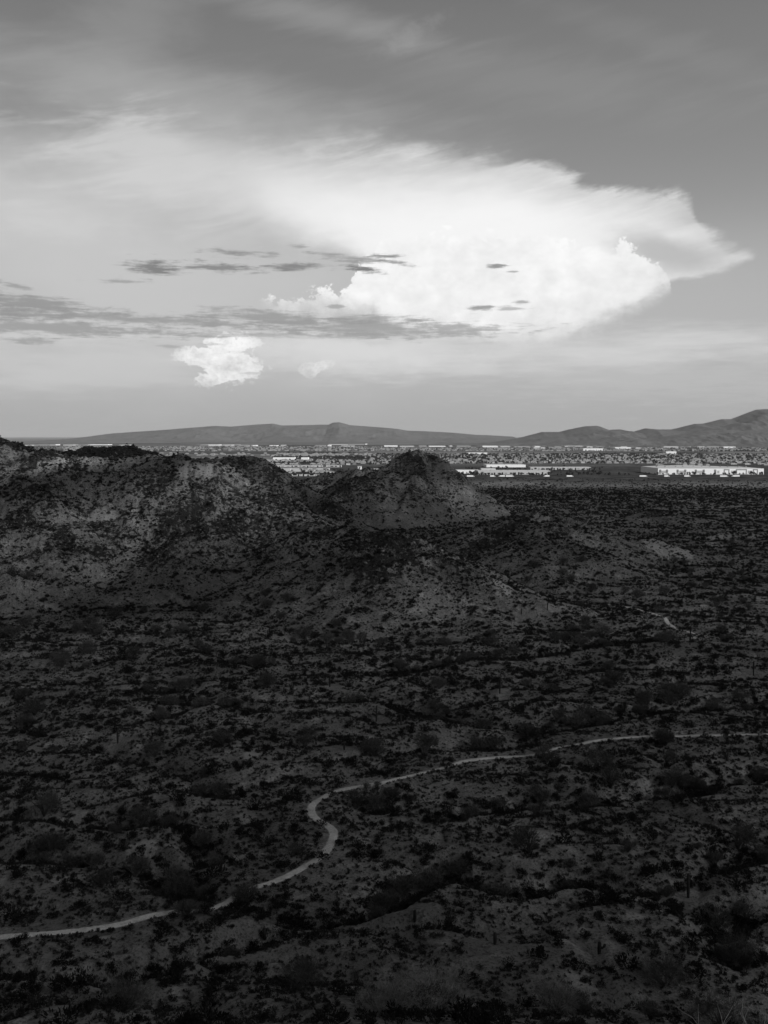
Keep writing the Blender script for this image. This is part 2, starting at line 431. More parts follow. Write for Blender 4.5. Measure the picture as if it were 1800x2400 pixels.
T1 = [(-60, 2206), (0, 2200), (108, 2191), (206, 2180), (293, 2169), (336, 2150), (404, 2137), (461, 2132), (499, 2125), (532, 2104), (575, 2085), (651, 2066), (700, 2039), (749, 2014),
      (770, 1990), (787, 1957), (776, 1938), (743, 1925), (724, 1903), (735, 1884), (770, 1862), (803, 1849), (835, 1845), (900, 1837), (965, 1818), (1025, 1804), (1079, 1786), (1149, 1778),
      (1225, 1775), (1280, 1766), (1323, 1750), (1388, 1738), (1442, 1732), (1524, 1727), (1659, 1725), (1800, 1722), (1880, 1720)]
T2 = [(1421, 1417), (1497, 1429), (1529, 1438), (1562, 1452), (1565, 1462), (1584, 1474), (1622, 1484), (1641, 1490), (1616, 1501)]
TR['raw'] = [smooth_path([hit(*p) for p in T]) for T in (T1, T2)]
TR['pts'] = TR['raw']
fx_, fy_ = np.meshgrid(np.arange(-260, 300, 2.0), np.arange(0, 700, 2.0), indexing='ij'); fd_ = np.full(fx_.shape, 99.0)
for P_ in TR['pts']:
    for q_ in P_[::4]: fd_ = np.minimum(fd_, np.hypot(fx_-q_[0], fy_-q_[1]))
TR['far'] = 1-sstep(3, 15, fd_)
WASH = [([(-60, 1985), (150, 2000), (300, 2022), (420, 2060), (500, 2098), (600, 2122), (750, 2142), (850, 2125), (930, 2075), (1060, 2035), (1200, 2070), (1350, 2055), (1500, 2075), (1600, 2068), (1700, 2050), (1900, 2020)], 4.5),
        ([(1900, 1800), (1720, 1815), (1620, 1838), (1500, 1862), (1400, 1882), (1300, 1892), (1200, 1905), (1050, 1900), (900, 1905)], 4.5),
        ([(900, 1575), (1000, 1560), (1100, 1545), (1200, 1535), (1300, 1525), (1400, 1510), (1500, 1505), (1560, 1500)], 5),
        ([(-60, 2262), (150, 2276), (330, 2272), (450, 2235), (560, 2205), (680, 2195)], 3.5), ([(-60, 1900), (100, 1905), (260, 1925), (420, 1935), (480, 1980), (470, 2040)], 4),
        ([(300, 1690), (500, 1650), (700, 1640), (900, 1650), (1150, 1700), (1250, 1700), (1500, 1660), (1850, 1640)], 5), ([(1850, 2110), (1760, 2125), (1690, 2180), (1700, 2260)], 4)]
wx_, wy_ = np.meshgrid(np.arange(-260, 300, 1.0)+.5, np.arange(0, 700, 1.0)+.5, indexing='ij'); wv_ = np.zeros(wx_.shape)
for pts_, w_ in WASH:
    wd_ = np.full(wx_.shape, 99.0); wj_ = 3*fbm(wx_/14, wy_/14, 2, 160)
    for q_ in smooth_path([hit(*p_) for p_ in pts_])[::3]:
        i_, j_ = int(q_[0]+260), int(q_[1]); sl_ = (slice(max(i_-25, 0), i_+25), slice(max(j_-25, 0), j_+25))
        wd_[sl_] = np.minimum(wd_[sl_], np.hypot(wx_[sl_]-q_[0], wy_[sl_]-q_[1]))
    wv_ = np.maximum(wv_, np.exp(-(np.maximum(wd_+wj_, 0)/w_)**2)*(wd_ < 20))
TR['wash'] = wv_

# ------------------------------------------------------------------ ground materials
def soil(b):
    p = pos(); sxyz = X.nt.nodes.new('ShaderNodeSeparateXYZ'); X.nt.links.new(p.k, sxyz.inputs[0])
    big = noise(p, .03, 4); med = noise(p, .35, 4, .6); fin = noise(p, 2.2, 3, .7)
    rock = attr('rock'); sand = attr('sand')
    c = mix(ss(big, .35, .65), .15, .225)
    c = c*(ss(med, .25, .7)*.40 + .78)
    c = c*(1 - ss(fin, .52, .64)*.62)                                   # pebbles and low tufts
    c = c*(1 - ss(noise(p, .8, 3, .6), .56, .63)*.40)
    c = c*(ss(noise(p, .16, 4, .65), .50, .70)*.55 + .88)
    c = c*(attr('hill')*.42 + 1)  # paler hill soil: sunlit slope brightness put into the colour
    # desert varnish on rock
    rk = ss(rock + (med-.5)*2.4 + (fin-.5)*1.6, .42, .60)
    rc = ss(fin, .35, .75)*.05 + .012
    rc = rc + ss(noise(p, .9, 4, .7), .60, .68)*.10
    c = mix(rk, c, rc)
    c = mix(ss(sand + (fin-.5)*.5, .35, .6), c, ss(fin, .2, .8)*.12 + .24)
    # farmland and town ground on the far plain
    city = attr('city')
    vo = X.nt.nodes.new('ShaderNodeTexVoronoi'); vo.distance = 'CHEBYCHEV'; vo.inputs['Scale'].default_value = .0022
    vo.inputs['Randomness'].default_value = .7
    mp = X.nt.nodes.new('ShaderNodeMapping'); mp.inputs['Scale'].default_value = (.45, 1, 0)
    X.nt.links.new(p.k, mp.inputs[0]); X.nt.links.new(mp.outputs[0], vo.inputs['Vector'])
    s2 = X.nt.nodes.new('ShaderNodeSeparateColor'); X.nt.links.new(vo.outputs['Color'], s2.inputs[0])
    fld = ss(X(s2.outputs[0]), .0, 1.0)*.11 + .03
    st = noise(comb(X(sxyz.outputs[0])*.004, X(sxyz.outputs[1])*.03), 1, 5, .65)
    fld = fld*(ss(st, .3, .7)*.7 + .6)
    near_ = ss(X(sxyz.outputs[1]), 3300, 2700)
    scrub = ss(noise(comb(X(sxyz.outputs[0])*.016, X(sxyz.outputs[1])*.045, 2.0), 1, 6, .72), .42, .60)*.06 + .012
    fld = mix(near_, fld, scrub)
    c = mix(city, c, fld)
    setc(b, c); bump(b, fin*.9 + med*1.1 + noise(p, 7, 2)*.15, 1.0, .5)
M = {}
M['soil'] = material('desert_soil', soil)
def path_m(b):
    p = pos(); f = noise(p, 2.5, 4, .7); g = noise(p, .25, 3)
    setc(b, ss(f, .2, .8)*.30 + ss(g, .35, .65)*.14 + .24); bump(b, f, .6, .12)
M['path'] = material('trodden_dirt', path_m)

# ------------------------------------------------------------------ ground mesh
def zones(x, y, L):
    m = np.zeros_like(x)
    nz = .7*fbm(x/16, y/16, 3, 120) + .5*fbm(x/4, y/3, 3, 125)
    for (px, py, r, k) in L:
        cx, cy, _ = hit(px, py); d = np.hypot((x-cx), (y-cy)*.7)/r
        m = np.maximum(m, k*(1-sstep(.1, 1.35, d + 1.3*nz)))
    return m
ROCKZ = [(980, 1080, 12, 1), (990, 1105, 10, .9), (955, 1068, 10, 1), (1012, 1072, 9, .9), (850, 1125, 20, .9), (800, 1145, 22, .8), (785, 1190, 26, .9), (1235, 1215, 10, .9), (1180, 1250, 18, 1), (1140, 1280, 18, 1), (1100, 1300, 16, .8),
         (900, 1265, 14, 1), (930, 1290, 16, 1), (880, 1310, 18, .9), (1000, 1330, 10, .7), (860, 1400, 12, .4), (450, 1240, 28, .85), (540, 1230, 22, .85), (380, 1290, 22, .7), (600, 1290, 22, .6), (250, 1055, 40, 1), (330, 1060, 34, 1), (200, 1055, 34, 1), (30, 1040, 20, 1), (0, 1032, 18, 1),
         (120, 1056, 20, .9), (140, 1250, 14, .8), (120, 1180, 12, .7), (480, 1140, 20, .7), (360, 1130, 18, .7), (590, 1085, 22, .7), (640, 1120, 24, .75), (540, 1078, 16, .6), (1540, 1200, 22, .9), (650, 1180, 30, .7), (1580, 1320, 16, .3)]
SANDZ = [(1689, 1262, 17, 1), (1665, 1278, 14, 1), (1605, 1178, 26, 1), (1740, 1252, 24, .9), (1560, 1285, 20, .9), (1660, 1190, 22, .6), (1600, 1290, 14, .7), (1540, 1275, 14, .6), (1760, 1240, 14, .7), (1265, 1212, 7, 1), (1270, 1225, 6, .8), (335, 2000, 3.2, 1), (350, 2035, 3.4, .9), (375, 2062, 2.5, .9),
         (480, 1100, 10, .6), (430, 1090, 9, .6), (240, 1210, 12, .6), (1170, 1372, 6, .7), (1000, 1318, 5, .6), (1380, 1130, 50, .3), (1180, 1375, 7, .9), (590, 1770, 5, .7), (480, 1635, 6, .6), (160, 1940, 4, .8), (1290, 1150, 60, .3), (1100, 1160, 30, .4)]
def grid_ground():
    a = np.concatenate([np.linspace(-R(27), R(27), 1050), np.linspace(R(27), R(333), 130)[1:-1]])
    r = np.concatenate([np.geomspace(.4, 95, 40), np.geomspace(96, 1400, 760), np.geomspace(1410, 90000, 120)])
    A, Rr = np.meshgrid(a, r); x = Rr*np.sin(A); y = Rr*np.cos(A)
    z, lab, up, _ = H(x, y, want=True)
    tdist = trail_d(x, y)
    rock = zones(x, y, ROCKZ)*(np.hypot(x, y) > 250)
    rock = np.maximum(rock, up*.47*(np.hypot(x, y) > 300)*(.35+np.clip(fbm(x/26, y/26, 5, 130, .65)*2.6+.5, 0, 1.3)))
    rock = rock*sstep(2.5, 5, tdist)
    sand = np.maximum(zones(x, y, SANDZ), .7*(1-sstep(.5, 1.9, tdist)))
    D = np.hypot(x, y)
    sand = np.maximum(sand, .5*sstep(.28, .5, fbm(x/30, y/14, 4, 140))*(D > 120)*(up < .2))
    city = sstep(1700, 1950, y+120*fbm(x/300, y/300, 2, 145))
    n_r, n_a = x.shape; V = np.stack([x, y, z], -1).reshape(-1, 3)
    i, j = np.meshgrid(np.arange(n_r-1), np.arange(n_a), indexing='ij'); j2 = (j+1) % n_a
    Fq = np.stack([i*n_a+j, i*n_a+j2, (i+1)*n_a+j2, (i+1)*n_a+j], -1).reshape(-1, 4)[:, ::-1]
    fl = lab.reshape(-1)[Fq[:, 3]]
    at_ = {'rock': rock.ravel(), 'sand': sand.ravel(), 'city': city.ravel(), 'hill': (up*(D > 300)*(.25+.75*sstep(40, -70, x + .12*(y-600)))).ravel()}  # hill weight for the painted sunlit tone, strongest on the left
    info = {'ground': ('dark shrub dotted desert ground spreading out to the plain', 'ground'),
            'left': ('large rubbly hill rising along the left edge, sunlit near its crest', 'hill'),
            'back': ('dark rocky ridge showing behind the crest of the left hill', 'hill'),
            'knob': ('double topped hill behind the left hill, left of the pale town gap', 'hill'),
            'spur': ('long low spur running down to the right from the left hill', 'hill'),
            'cone': ('pointed cone shaped hill with a dark craggy summit in the middle', 'hill'),
            'mid': ('low hill with a black rocky left shoulder in the right middle distance', 'hill'),
            'low': ('small dark rise in the brush flats on the right', 'hill')}
    for k, n in enumerate(HN):
        sel = Fq[fl == k]
        if not len(sel): continue
        u, inv = np.unique(sel, return_inverse=True)
        VV = V[u]; idx = inv.reshape(-1); cnt = np.full(len(sel), 4)
        att = {q: v_[u] for q, v_ in at_.items()}
        if k == 0:                                                       # close the disc under the viewpoint
            first = np.nonzero(np.isin(u, np.arange(n_a)))[0]
            idx = np.r_[idx, first]; cnt = np.r_[cnt, len(first)]
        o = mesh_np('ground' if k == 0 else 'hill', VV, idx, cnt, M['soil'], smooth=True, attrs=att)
        tag(o, info[n][0], info[n][1], kind='structure')
grid_ground()

def strip(name, P, wf, zoff, mat, label, n=5):
    T = np.gradient(P, axis=0); T /= np.linalg.norm(T, axis=1, keepdims=True)+1e-9; Nn = np.stack([-T[:, 1], T[:, 0]], 1)
    cols = []
    wdt = np.array([wf(i) for i in range(len(P))]); wl = wdt*(1+.55*fbm(np.arange(len(P))*.23, 0*P[:, 0], 4, 5, .7)); 
    for t in np.linspace(-.5, .5, n):
        q = P + Nn*(wl*t)[:, None]; z = H(q[:, 0], q[:, 1]) + zoff - .10*(abs(t) > .45)
        cols.append(np.c_[q, z])
    V = np.stack(cols, 1); m = len(P); i, j = np.meshgrid(np.arange(m-1), np.arange(n-1), indexing='ij')
    Fq = np.stack([i*n+j, i*n+j+1, (i+1)*n+j+1, (i+1)*n+j], -1).reshape(-1, 4)[:, ::-1]
    o = mesh_np(name, V.reshape(-1, 3), Fq, np.full(len(Fq), 4), mat, smooth=True)
    return tag(o, label, 'path', kind='structure')
strip('path', TR['pts'][0], lambda i: 1.75 - .65*min(1, max(0, (TR['pts'][0][i][1]-190)/70)) - .2*min(1, max(0, (TR['pts'][0][i][1]-250)/60)), .09, M['path'], 'pale dirt trail winding across the foreground from left edge to right edge', 7)
strip('path', TR['pts'][1], lambda i: 1.9, .16, M['path'], 'short pale trail zigzagging in the right middle distance near the tall cactus', 7)

# ------------------------------------------------------------------ far mountains
def mtn(b):
    p = pos(); n = noise(p, .004, 6, .6); n2 = noise(p, .02, 4, .7)
    setc(b, ss(n, .3, .7)*.03 + ss(n2, .35, .7)*.03 + .06)
M['mtn'] = material('mountain_rock', mtn)
def range_(name, prof, D, depth, label, seed, amp):
    prof = np.array([at(px, py, D) for px, py in prof]); xs = prof[:, 0]; zs = np.maximum(prof[:, 2], 0)
    nx = 700; ny = 90
    x = np.linspace(xs[0], xs[-1], nx); t = np.linspace(0, 1, ny)
    Xg, Tg = np.meshgrid(x, t); Yg = D - depth*.6 + depth*Tg*1.2
    crest = np.interp(x, xs, zs)[None, :]*np.ones_like(Tg)
    rd = ridged(Xg/(amp*9), Yg/(amp*9), 5, seed, .55)
    f = 1-np.abs(Tg-.5)*2; prof_ = f**1.25
    spur = np.clip(prof_ + (rd-.55)*.55*np.sin(np.pi*f)*1.0, 0, 1.0)
    mx = np.maximum.accumulate(np.ones_like(Tg), 0)
    Z = crest*np.where(Tg == .5, 1, spur) 
    Z = Z*1.0 + amp*.04*fbm(Xg/(amp*1.2), Yg/(amp*1.2), 4, seed+9)*(Z > 5) - 1.0*(f <= 0)
    # make the skyline follow the drawn profile as seen from afar
    sky_ = ((Z-CAMZ)/Yg).max(0); want = (np.interp(x, xs, prof[:, 2])-CAMZ)/D
    top = Z.max(0); k = np.clip((CAMZ+want*D)/np.maximum(CAMZ+sky_*D, 4), 0, 1.6); k = np.convolve(np.pad(k, 2, 'edge'), np.ones(5)/5, 'valid')
    Z = Z*k[None, :]
    i, j = np.meshgrid(np.arange(ny-1), np.arange(nx-1), indexing='ij')
    Fq = np.stack([i*nx+j, i*nx+j+1, (i+1)*nx+j+1, (i+1)*nx+j], -1).reshape(-1, 4)
    o = mesh_np(name, np.stack([Xg, Yg, Z-1.5], -1).reshape(-1, 3), Fq, np.full(len(Fq), 4), M['mtn'], smooth=True)
    return tag(o, label, 'mountains', kind='structure')
range_('mountains', [(90, 1035), (160, 1028), (212, 1023), (260, 1016), (304, 1012.6), (380, 1007.7), (450, 1002), (504, 998), (542, 999.6), (602, 994.7), (640, 992.5), (662, 997), (727, 995.8), (749, 995), (770, 995),
       (781, 990), (795, 989.5), (808, 992.5), (819, 996), (900, 1002), (932, 1005), (954, 1009), (998, 1010.5), (1063, 1014), (1117, 1019), (1140, 1019.5), (1200, 1023)], 16000, 3600,
       'long low hazy mountain range with a small knob on the left horizon', 200, 160)
range_('mountains', [(1080, 1043), (1160, 1036), (1225, 1024), (1269, 1012), (1312, 1012), (1334, 1006), (1372, 998.6), (1399, 997.5), (1426, 1007), (1453, 1006), (1483, 1012), (1513, 1003.5), (1540, 1006),
       (1578, 1006), (1627, 993), (1649, 992.6), (1692, 982), (1714, 982), (1741, 971.5), (1773, 959.5), (1800, 958.4), (1860, 955), (1960, 970), (2100, 990), (2200, 1022)], 9800, 3400,
       'darker hazy mountain range climbing towards the right edge', 230, 110)
range_('mountains', [(1180, 1047), (1300, 1038), (1400, 1028), (1460, 1020), (1500, 1028), (1560, 1022), (1640, 1012), (1690, 1006), (1740, 1010), (1800, 1004), (1900, 1000), (2000, 1020), (2100, 1032)], 8300, 1500,
       'dark foothills in front of the right hand mountain range', 260, 60)
# ------------------------------------------------------------------ cloud added unseen overhead, density shaped to light and shade the ground
def shade_cloud_m(b):
    d = attr('dens'); tr = X.nt.nodes.new('ShaderNodeBsdfTransparent'); m = X.nt.nodes.new('ShaderNodeMixShader')
    df = X.nt.nodes.new('ShaderNodeBsdfDiffuse'); df.inputs[0].default_value = (.8, .8, .8, 1)
    o = [n for n in X.nt.nodes if n.type == 'OUTPUT_MATERIAL'][0]
    X.nt.links.new(d.k, m.inputs[0]); X.nt.links.new(tr.outputs[0], m.inputs[1]); X.nt.links.new(df.outputs[0], m.inputs[2])
    X.nt.links.new(m.outputs[0], o.inputs[0])
M['shade_cloud'] = material('shade_cloud_vapour', shade_cloud_m)
CH = 1150.0
LIT = [(130, 1130, 50, 1), (10, 1100, 45, 1), (60, 1170, 30, 1), (150, 1190, 28, 1), (250, 1170, 46, 1), (340, 1110, 50, 1), (450, 1110, 55, .9), (580, 1190, 34, .7), (560, 1088, 30, .9), (1050, 1128, 48, .75), (960, 1100, 40, .4), (840, 1130, 30, .45), (1265, 1213, 16, .6), (1150, 1400, 45, .24), (1010, 1400, 30, .2),
       (1200, 1450, 90, .10), (700, 1380, 110, .08)]
DARK = [(150, 2290, 26, .75), (100, 2000, 22, .5), (450, 2050, 14, .5), (1700, 2330, 22, .6), (760, 1180, 45, .8), (900, 1240, 60, .75), (430, 1270, 45, .9), (620, 1290, 40, .6), (1080, 1280, 40, .8), (1350, 1170, 140, .5), (280, 1300, 30, .6), (900, 1275, 25, .7), (650, 1140, 45, .85), (720, 1160, 45, .85), (60, 1350, 50, .85), (200, 1340, 50, .85), (320, 1310, 36, .8), (1000, 1220, 45, .6), (1140, 1205, 40, .6), (1350, 1300, 60, .35), (420, 1330, 52, .75), (560, 1290, 40, .7), (560, 1400, 34, .4), (1000, 2330, 18, .3), (300, 1500, 50, .35)]
def shade_cloud():
    n = 330; gx = np.linspace(-3000, 1300, n); gy = np.linspace(-1500, 2150, n); Gx, Gy = np.meshgrid(gx, gy)
    D = np.hypot(Gx, Gy)
    op = 1 - sstep(1500, 1850, Gy+120*fbm(Gx/260, Gy/260, 3, 301))
    op *= sstep(-3000, -2500, Gx)*(1-sstep(1050, 1300, Gx))*sstep(-1500, -1100, Gy)
    thin = (.10+.08*sstep(180, 300, Gy)+.05*sstep(360, 470, Gy)-.10*sstep(530, 620, Gy)+.08*sstep(950, 1080, Gy)-.08*sstep(1200, 1400, Gy))*(1+.7*fbm(Gx/110, Gy/110, 3, 310))
    for (px, py, r, k) in LIT:
        cx, cy, cz = hit(px, py); cx -= SUN.x*(cz-30)/SUN.z; cy -= SUN.y*(cz-30)/SUN.z; d = np.hypot(Gx-cx, (Gy-cy)*.8)/r
        thin = np.maximum(thin, k*(1-sstep(.6, 1.1, d+.4*fbm(Gx/28, Gy/28, 3, 302))))
    for (px, py, r, k) in DARK:
        cx, cy, cz = hit(px, py); cx -= SUN.x*(cz-30)/SUN.z; cy -= SUN.y*(cz-30)/SUN.z; d = np.hypot(Gx-cx, Gy-cy)/r
        thin = thin*(1-k*(1-sstep(.4, 1.3, d+.4*fbm(Gx/20, Gy/20, 3, 304))))
    tot = op*(1-thin); dens = 1-np.sqrt(np.clip(1-tot, 0, 1))
    th = 20+90*tot*(1+.4*fbm(Gx/120, Gy/120, 4, 303)); zz = CH + 25*fbm(Gx/200, Gy/200, 4, 305)
    k = (CH-30)/SUN.z
    X0, Y0 = Gx+SUN.x*k, Gy+SUN.y*k
    V = np.concatenate([np.stack([X0, Y0, zz-th*.4], -1).reshape(-1, 3), np.stack([X0, Y0, zz+th], -1).reshape(-1, 3)])
    i, j = np.meshgrid(np.arange(n-1), np.arange(n-1), indexing='ij')
    q = np.stack([i*n+j, i*n+j+1, (i+1)*n+j+1, (i+1)*n+j], -1).reshape(-1, 4)
    bd = [k_ for k_ in range(n)] + [k_*n+n-1 for k_ in range(1, n)] + [(n-1)*n+k_ for k_ in range(n-2, -1, -1)] + [k_*n for k_ in range(n-2, 0, -1)]
    bd = np.array(bd); s = np.stack([bd, np.roll(bd, -1), np.roll(bd, -1)+n*n, bd+n*n], -1)
    Fq = np.concatenate([q[:, ::-1], q+n*n, s])
    o = mesh_np('shade_cloud', V, Fq, np.full(len(Fq), 4), M['shade_cloud'], smooth=True, attrs={'dens': np.tile(dens.ravel(), 2)})
    tag(o, 'unseen cloud drifting overhead and shading the foreground desert', 'shade_cloud', kind='structure')
shade_cloud()
# ------------------------------------------------------------------ plants: source shapes
def leaf_m(v0, v1):
    def f(b):
        n = noise(objco(), 1.6, 3, .6); r = rnd()
        setc(b, (ss(n, .3, .7)*(v1-v0) + v0)*(r*.5+.75))
    return f
M['creosote'] = material('dark_shrub_leaf', leaf_m(.010, .030))
M['bursage'] = material('grey_brush_leaf', leaf_m(.018, .05))
M['paloverde'] = material('palo_verde_twig', leaf_m(.045, .09))
M['drytwig'] = material('dry_twig', leaf_m(.10, .20))
M['bark'] = material('bark', leaf_m(.05, .09))
M['palebark'] = material('bleached_bark', leaf_m(.34, .52))
M['saguaro'] = material('cactus_skin', leaf_m(.025, .04))
M['rockdark'] = material('varnished_rock', lambda b: setc(b, ss(noise(objco(), 1.3, 4, .7), .35, .75)*.09 + .015))
M['rocklight'] = material('pale_rock', lambda b: setc(b, ss(noise(objco(), 1.3, 4, .7), .35, .75)*.16 + .14))
def quads(cen, nrm_up, ln, wd, r_):
    """thin leaf quads at cen with long axis nrm_up"""
    n = len(cen); d = nrm_up/np.linalg.norm(nrm_up, axis=1, keepdims=True)
    q = r_.normal(size=(n, 3)); s = np.cross(d, q); s /= np.linalg.norm(s, axis=1, keepdims=True)
    ln = np.asarray(ln).reshape(-1, 1); wd = np.asarray(wd).reshape(-1, 1)
    a, b = d*ln*.5, s*wd*.5
    V = np.stack([cen-a-b*.5, cen-a+b*.5, cen+a*.2+b, cen+a, cen+a*.2-b], 1)
    return V.reshape(-1, 3), np.arange(n*5).reshape(n, 5)
def shrub_mesh(name, mat, seed, n, rad, h, ln, wd, up=.6, clumps=7, parent=None, base=.05, open_=.35):
    r_ = np.random.default_rng(seed)
    th = r_.uniform(0, 2*np.pi, clumps); rr = rad*np.sqrt(r_.uniform(0, 1, clumps))*.75
    cc = np.stack([rr*np.cos(th), rr*np.sin(th), h*(base + r_.uniform(.25, .75, clumps)*(1-.5*(rr/rad)**2))], 1)
    cr = r_.uniform(.28, .5, clumps)*min(rad, h*1.2)
    k = r_.integers(0, clumps, n); dv = r_.normal(size=(n, 3)); dv /= np.linalg.norm(dv, axis=1, keepdims=True)
    p = cc[k] + dv*(cr[k]*r_.uniform(open_, 1.05, n)**.6)[:, None]
    p[:, 2] = np.abs(p[:, 2])*1.0
    ax = dv*.7 + np.array([0, 0, up]) + (p*np.array([1, 1, 0]))/rad*.5
    V, Fq = quads(p, ax, ln*r_.uniform(.6, 1.4, n), wd*r_.uniform(.6, 1.4, n), r_)
    # stems
    mb = MB()
    for c in cc[:min(clumps, 6)]:
        mb.tube([(0, 0, -.15), (c[0]*.5, c[1]*.5, c[2]*.45), tuple(c)], [.05*h/1.2, .035*h/1.2, .01], 3)
    nv = len(V); V = np.concatenate([V, np.array(mb.v)]); idx = np.concatenate([Fq.ravel()] + [np.array(f)+nv for f in mb.f])
    cnt = np.r_[np.full(len(Fq), 5), [len(f) for f in mb.f]]
    return mesh_np(name, V, idx, cnt, mat, parent)
def wat(x, y): return washv(x, y)*(y < 700)*(y > 0)
def zat(x, y, sink=0): return float(H(np.array([x]), np.array([y]))[0]) - sink
def pixel(x, y, z):
    c, s = math.cos(PITCH), math.sin(PITCH); z = z-CAMZ
    f = y*c - z*s; u = y*s + z*c
    return 900+F_PX*x/f, 1200-F_PX*u/f
# sample visible ground: quick visibility by marching the polar horizon
def horizon_table():
    a = np.linspace(-R(26), R(26), 520); r = np.geomspace(60, 1900, 900)
    A, Rr = np.meshgrid(a, r, indexing='ij'); z = H(Rr*np.sin(A), Rr*np.cos(A), micro=False)
    e = (z-CAMZ)/Rr; return a, r, np.maximum.accumulate(e, 1)
HA, HR, HE = horizon_table()
def visible(x, y, z, h=1.0, tol=0.0):
    Rr = np.hypot(x, y); i = np.clip(np.searchsorted(HA, np.arctan2(x, y)), 0, len(HA)-1)
    j = np.clip(np.searchsorted(HR, Rr)-2, 0, len(HR)-1)
    e = (z+h-CAMZ)/Rr; px, py = pixel(x, y, z+h*.5)
    return (e > HE[i, j]-tol) & (px > 0) & (px < 1800) & (py > 0) & (py < 2400)
SG = [(1617, 1512, 46, [(.5, 1, 1.0), (.42, -1, 1.6)], 'tall dark saguaro with arms beside the zigzag trail on the right'),
      (1613, 2105, 62, [], 'single armless saguaro column with a pale tip standing on the bank at lower right'),
      (1171, 1625, 36, [(.55, 1, .9), (.6, -1, .8)], 'saguaro with arms on the flats right of the middle'),
      (1766, 1585, 34, [(.5, -1, .9)], 'saguaro near the right edge, level with the middle flats'),
      (940, 1700, 26, [], 'short armless saguaro just right of the middle, above the trail'),
      (276, 1743, 34, [(.7, 1, .8)], 'saguaro with one arm alone on the left flats'),
      (882, 1692, 40, [(.5, 1, .9), (.6, -1, .7)], 'saguaro with two arms among brush at the middle of the photo'),
      (807, 1758, 20, [], 'stubby saguaro left of the middle above the trail'),
      (1254, 1545, 16, [], 'thin saguaro at the wash foot below the low spur'),
      (773, 1610, 28, [(.5, 1, .8)], 'saguaro with one arm in the brush left of centre'),
      (972, 2165, 22, [], 'short saguaro stub below the trail right of centre'),
      (1160, 2215, 22, [], 'small dark column cactus on the lower slope, centre right'),
      (1283, 1432, 18, [], 'small saguaro on the face of the low spur'),
      (1222, 1440, 14, [], 'smaller saguaro left of another on the low spur face'),
      (620, 2206, 20, [], 'small upright cactus below the trail left of centre'),
      (1404, 2235, 22, [(.5, 1, .7)], 'small armed cactus on the lower slope right of centre')]
SGP = [hit(q[0], q[1]) for q in SG]
def scatter(dens, r0, r1, ang=26, clump=None):
    """positions with dens(D) plants per square metre"""
    n_tot = 0; out = []
    edges = np.geomspace(r0, r1, 14)
    for a, b in zip(edges[:-1], edges[1:]):
        area = R(2*ang)/2*(b*b-a*a); n = int(area*dens((a+b)/2))
        r = np.sqrt(rng.uniform(a*a, b*b, n)); t = rng.uniform(-R(ang), R(ang), n)
        out.append(np.stack([r*np.sin(t), r*np.cos(t)], 1))
    P = np.concatenate(out)
    if clump is not None: P = P[rng.uniform(0, 1, len(P)) < clump(P[:, 0], P[:, 1])]
    P = P[trail_d(P[:, 0], P[:, 1]) > 1.0]
    for sx, sy, _ in SGP: P = P[np.hypot(P[:, 0]-sx, P[:, 1]-sy) > (4.5 if sy < 500 else 2)]
    return P
def instancer(name, P, z, scl, rz, vid, sources, label, cat, tilt=None):
    me = bpy.data.meshes.new(name); me.vertices.add(len(P))
    me.vertices.foreach_set('co', np.c_[P, z].astype(np.float32).ravel())
    for k, a in (('scl', scl), ('rz', rz)):
        at_ = me.attributes.new(k, 'FLOAT', 'POINT'); at_.data.foreach_set('value', np.asarray(a, np.float32))
    at_ = me.attributes.new('vid', 'INT', 'POINT'); at_.data.foreach_set('value', np.asarray(vid, np.int32))
    o = bpy.data.objects.new(name, me); C.objects.link(o)
    g = bpy.data.node_groups.new(name, 'GeometryNodeTree')
    g.interface.new_socket('Geometry', in_out='INPUT', socket_type='NodeSocketGeometry')
    g.interface.new_socket('Geometry', in_out='OUTPUT', socket_type='NodeSocketGeometry')
    N, L = g.nodes, g.links
    gi, go = N.new('NodeGroupInput'), N.new('NodeGroupOutput'); jn = N.new('GeometryNodeJoinGeometry')
    def na(nm, ty):
        n = N.new('GeometryNodeInputNamedAttribute'); n.data_type = ty; n.inputs['Name'].default_value = nm; return n.outputs['Attribute']
    for k, s in enumerate(sources):
        ip = N.new('GeometryNodeInstanceOnPoints'); oi = N.new('GeometryNodeObjectInfo')
        oi.inputs['Object'].default_value = s; oi.transform_space = 'ORIGINAL'
        L.new(gi.outputs[0], ip.inputs['Points']); L.new(oi.outputs['Geometry'], ip.inputs['Instance'])
        cm = N.new('FunctionNodeCompare'); cm.data_type = 'INT'; cm.operation = 'EQUAL'
        L.new(na('vid', 'INT'), cm.inputs[2]); cm.inputs[3].default_value = k
        L.new(cm.outputs[0], ip.inputs['Selection'])
        cx = N.new('ShaderNodeCombineXYZ'); L.new(na('rz', 'FLOAT'), cx.inputs[2])
        L.new(cx.outputs[0], ip.inputs['Rotation'])
        L.new(na('scl', 'FLOAT'), ip.inputs['Scale'])
        L.new(ip.outputs[0], jn.inputs[0])
    L.new(jn.outputs[0], go.inputs[0])
    md = o.modifiers.new('scatter', 'NODES'); md.node_group = g
    return tag(o, label, cat, kind='stuff')

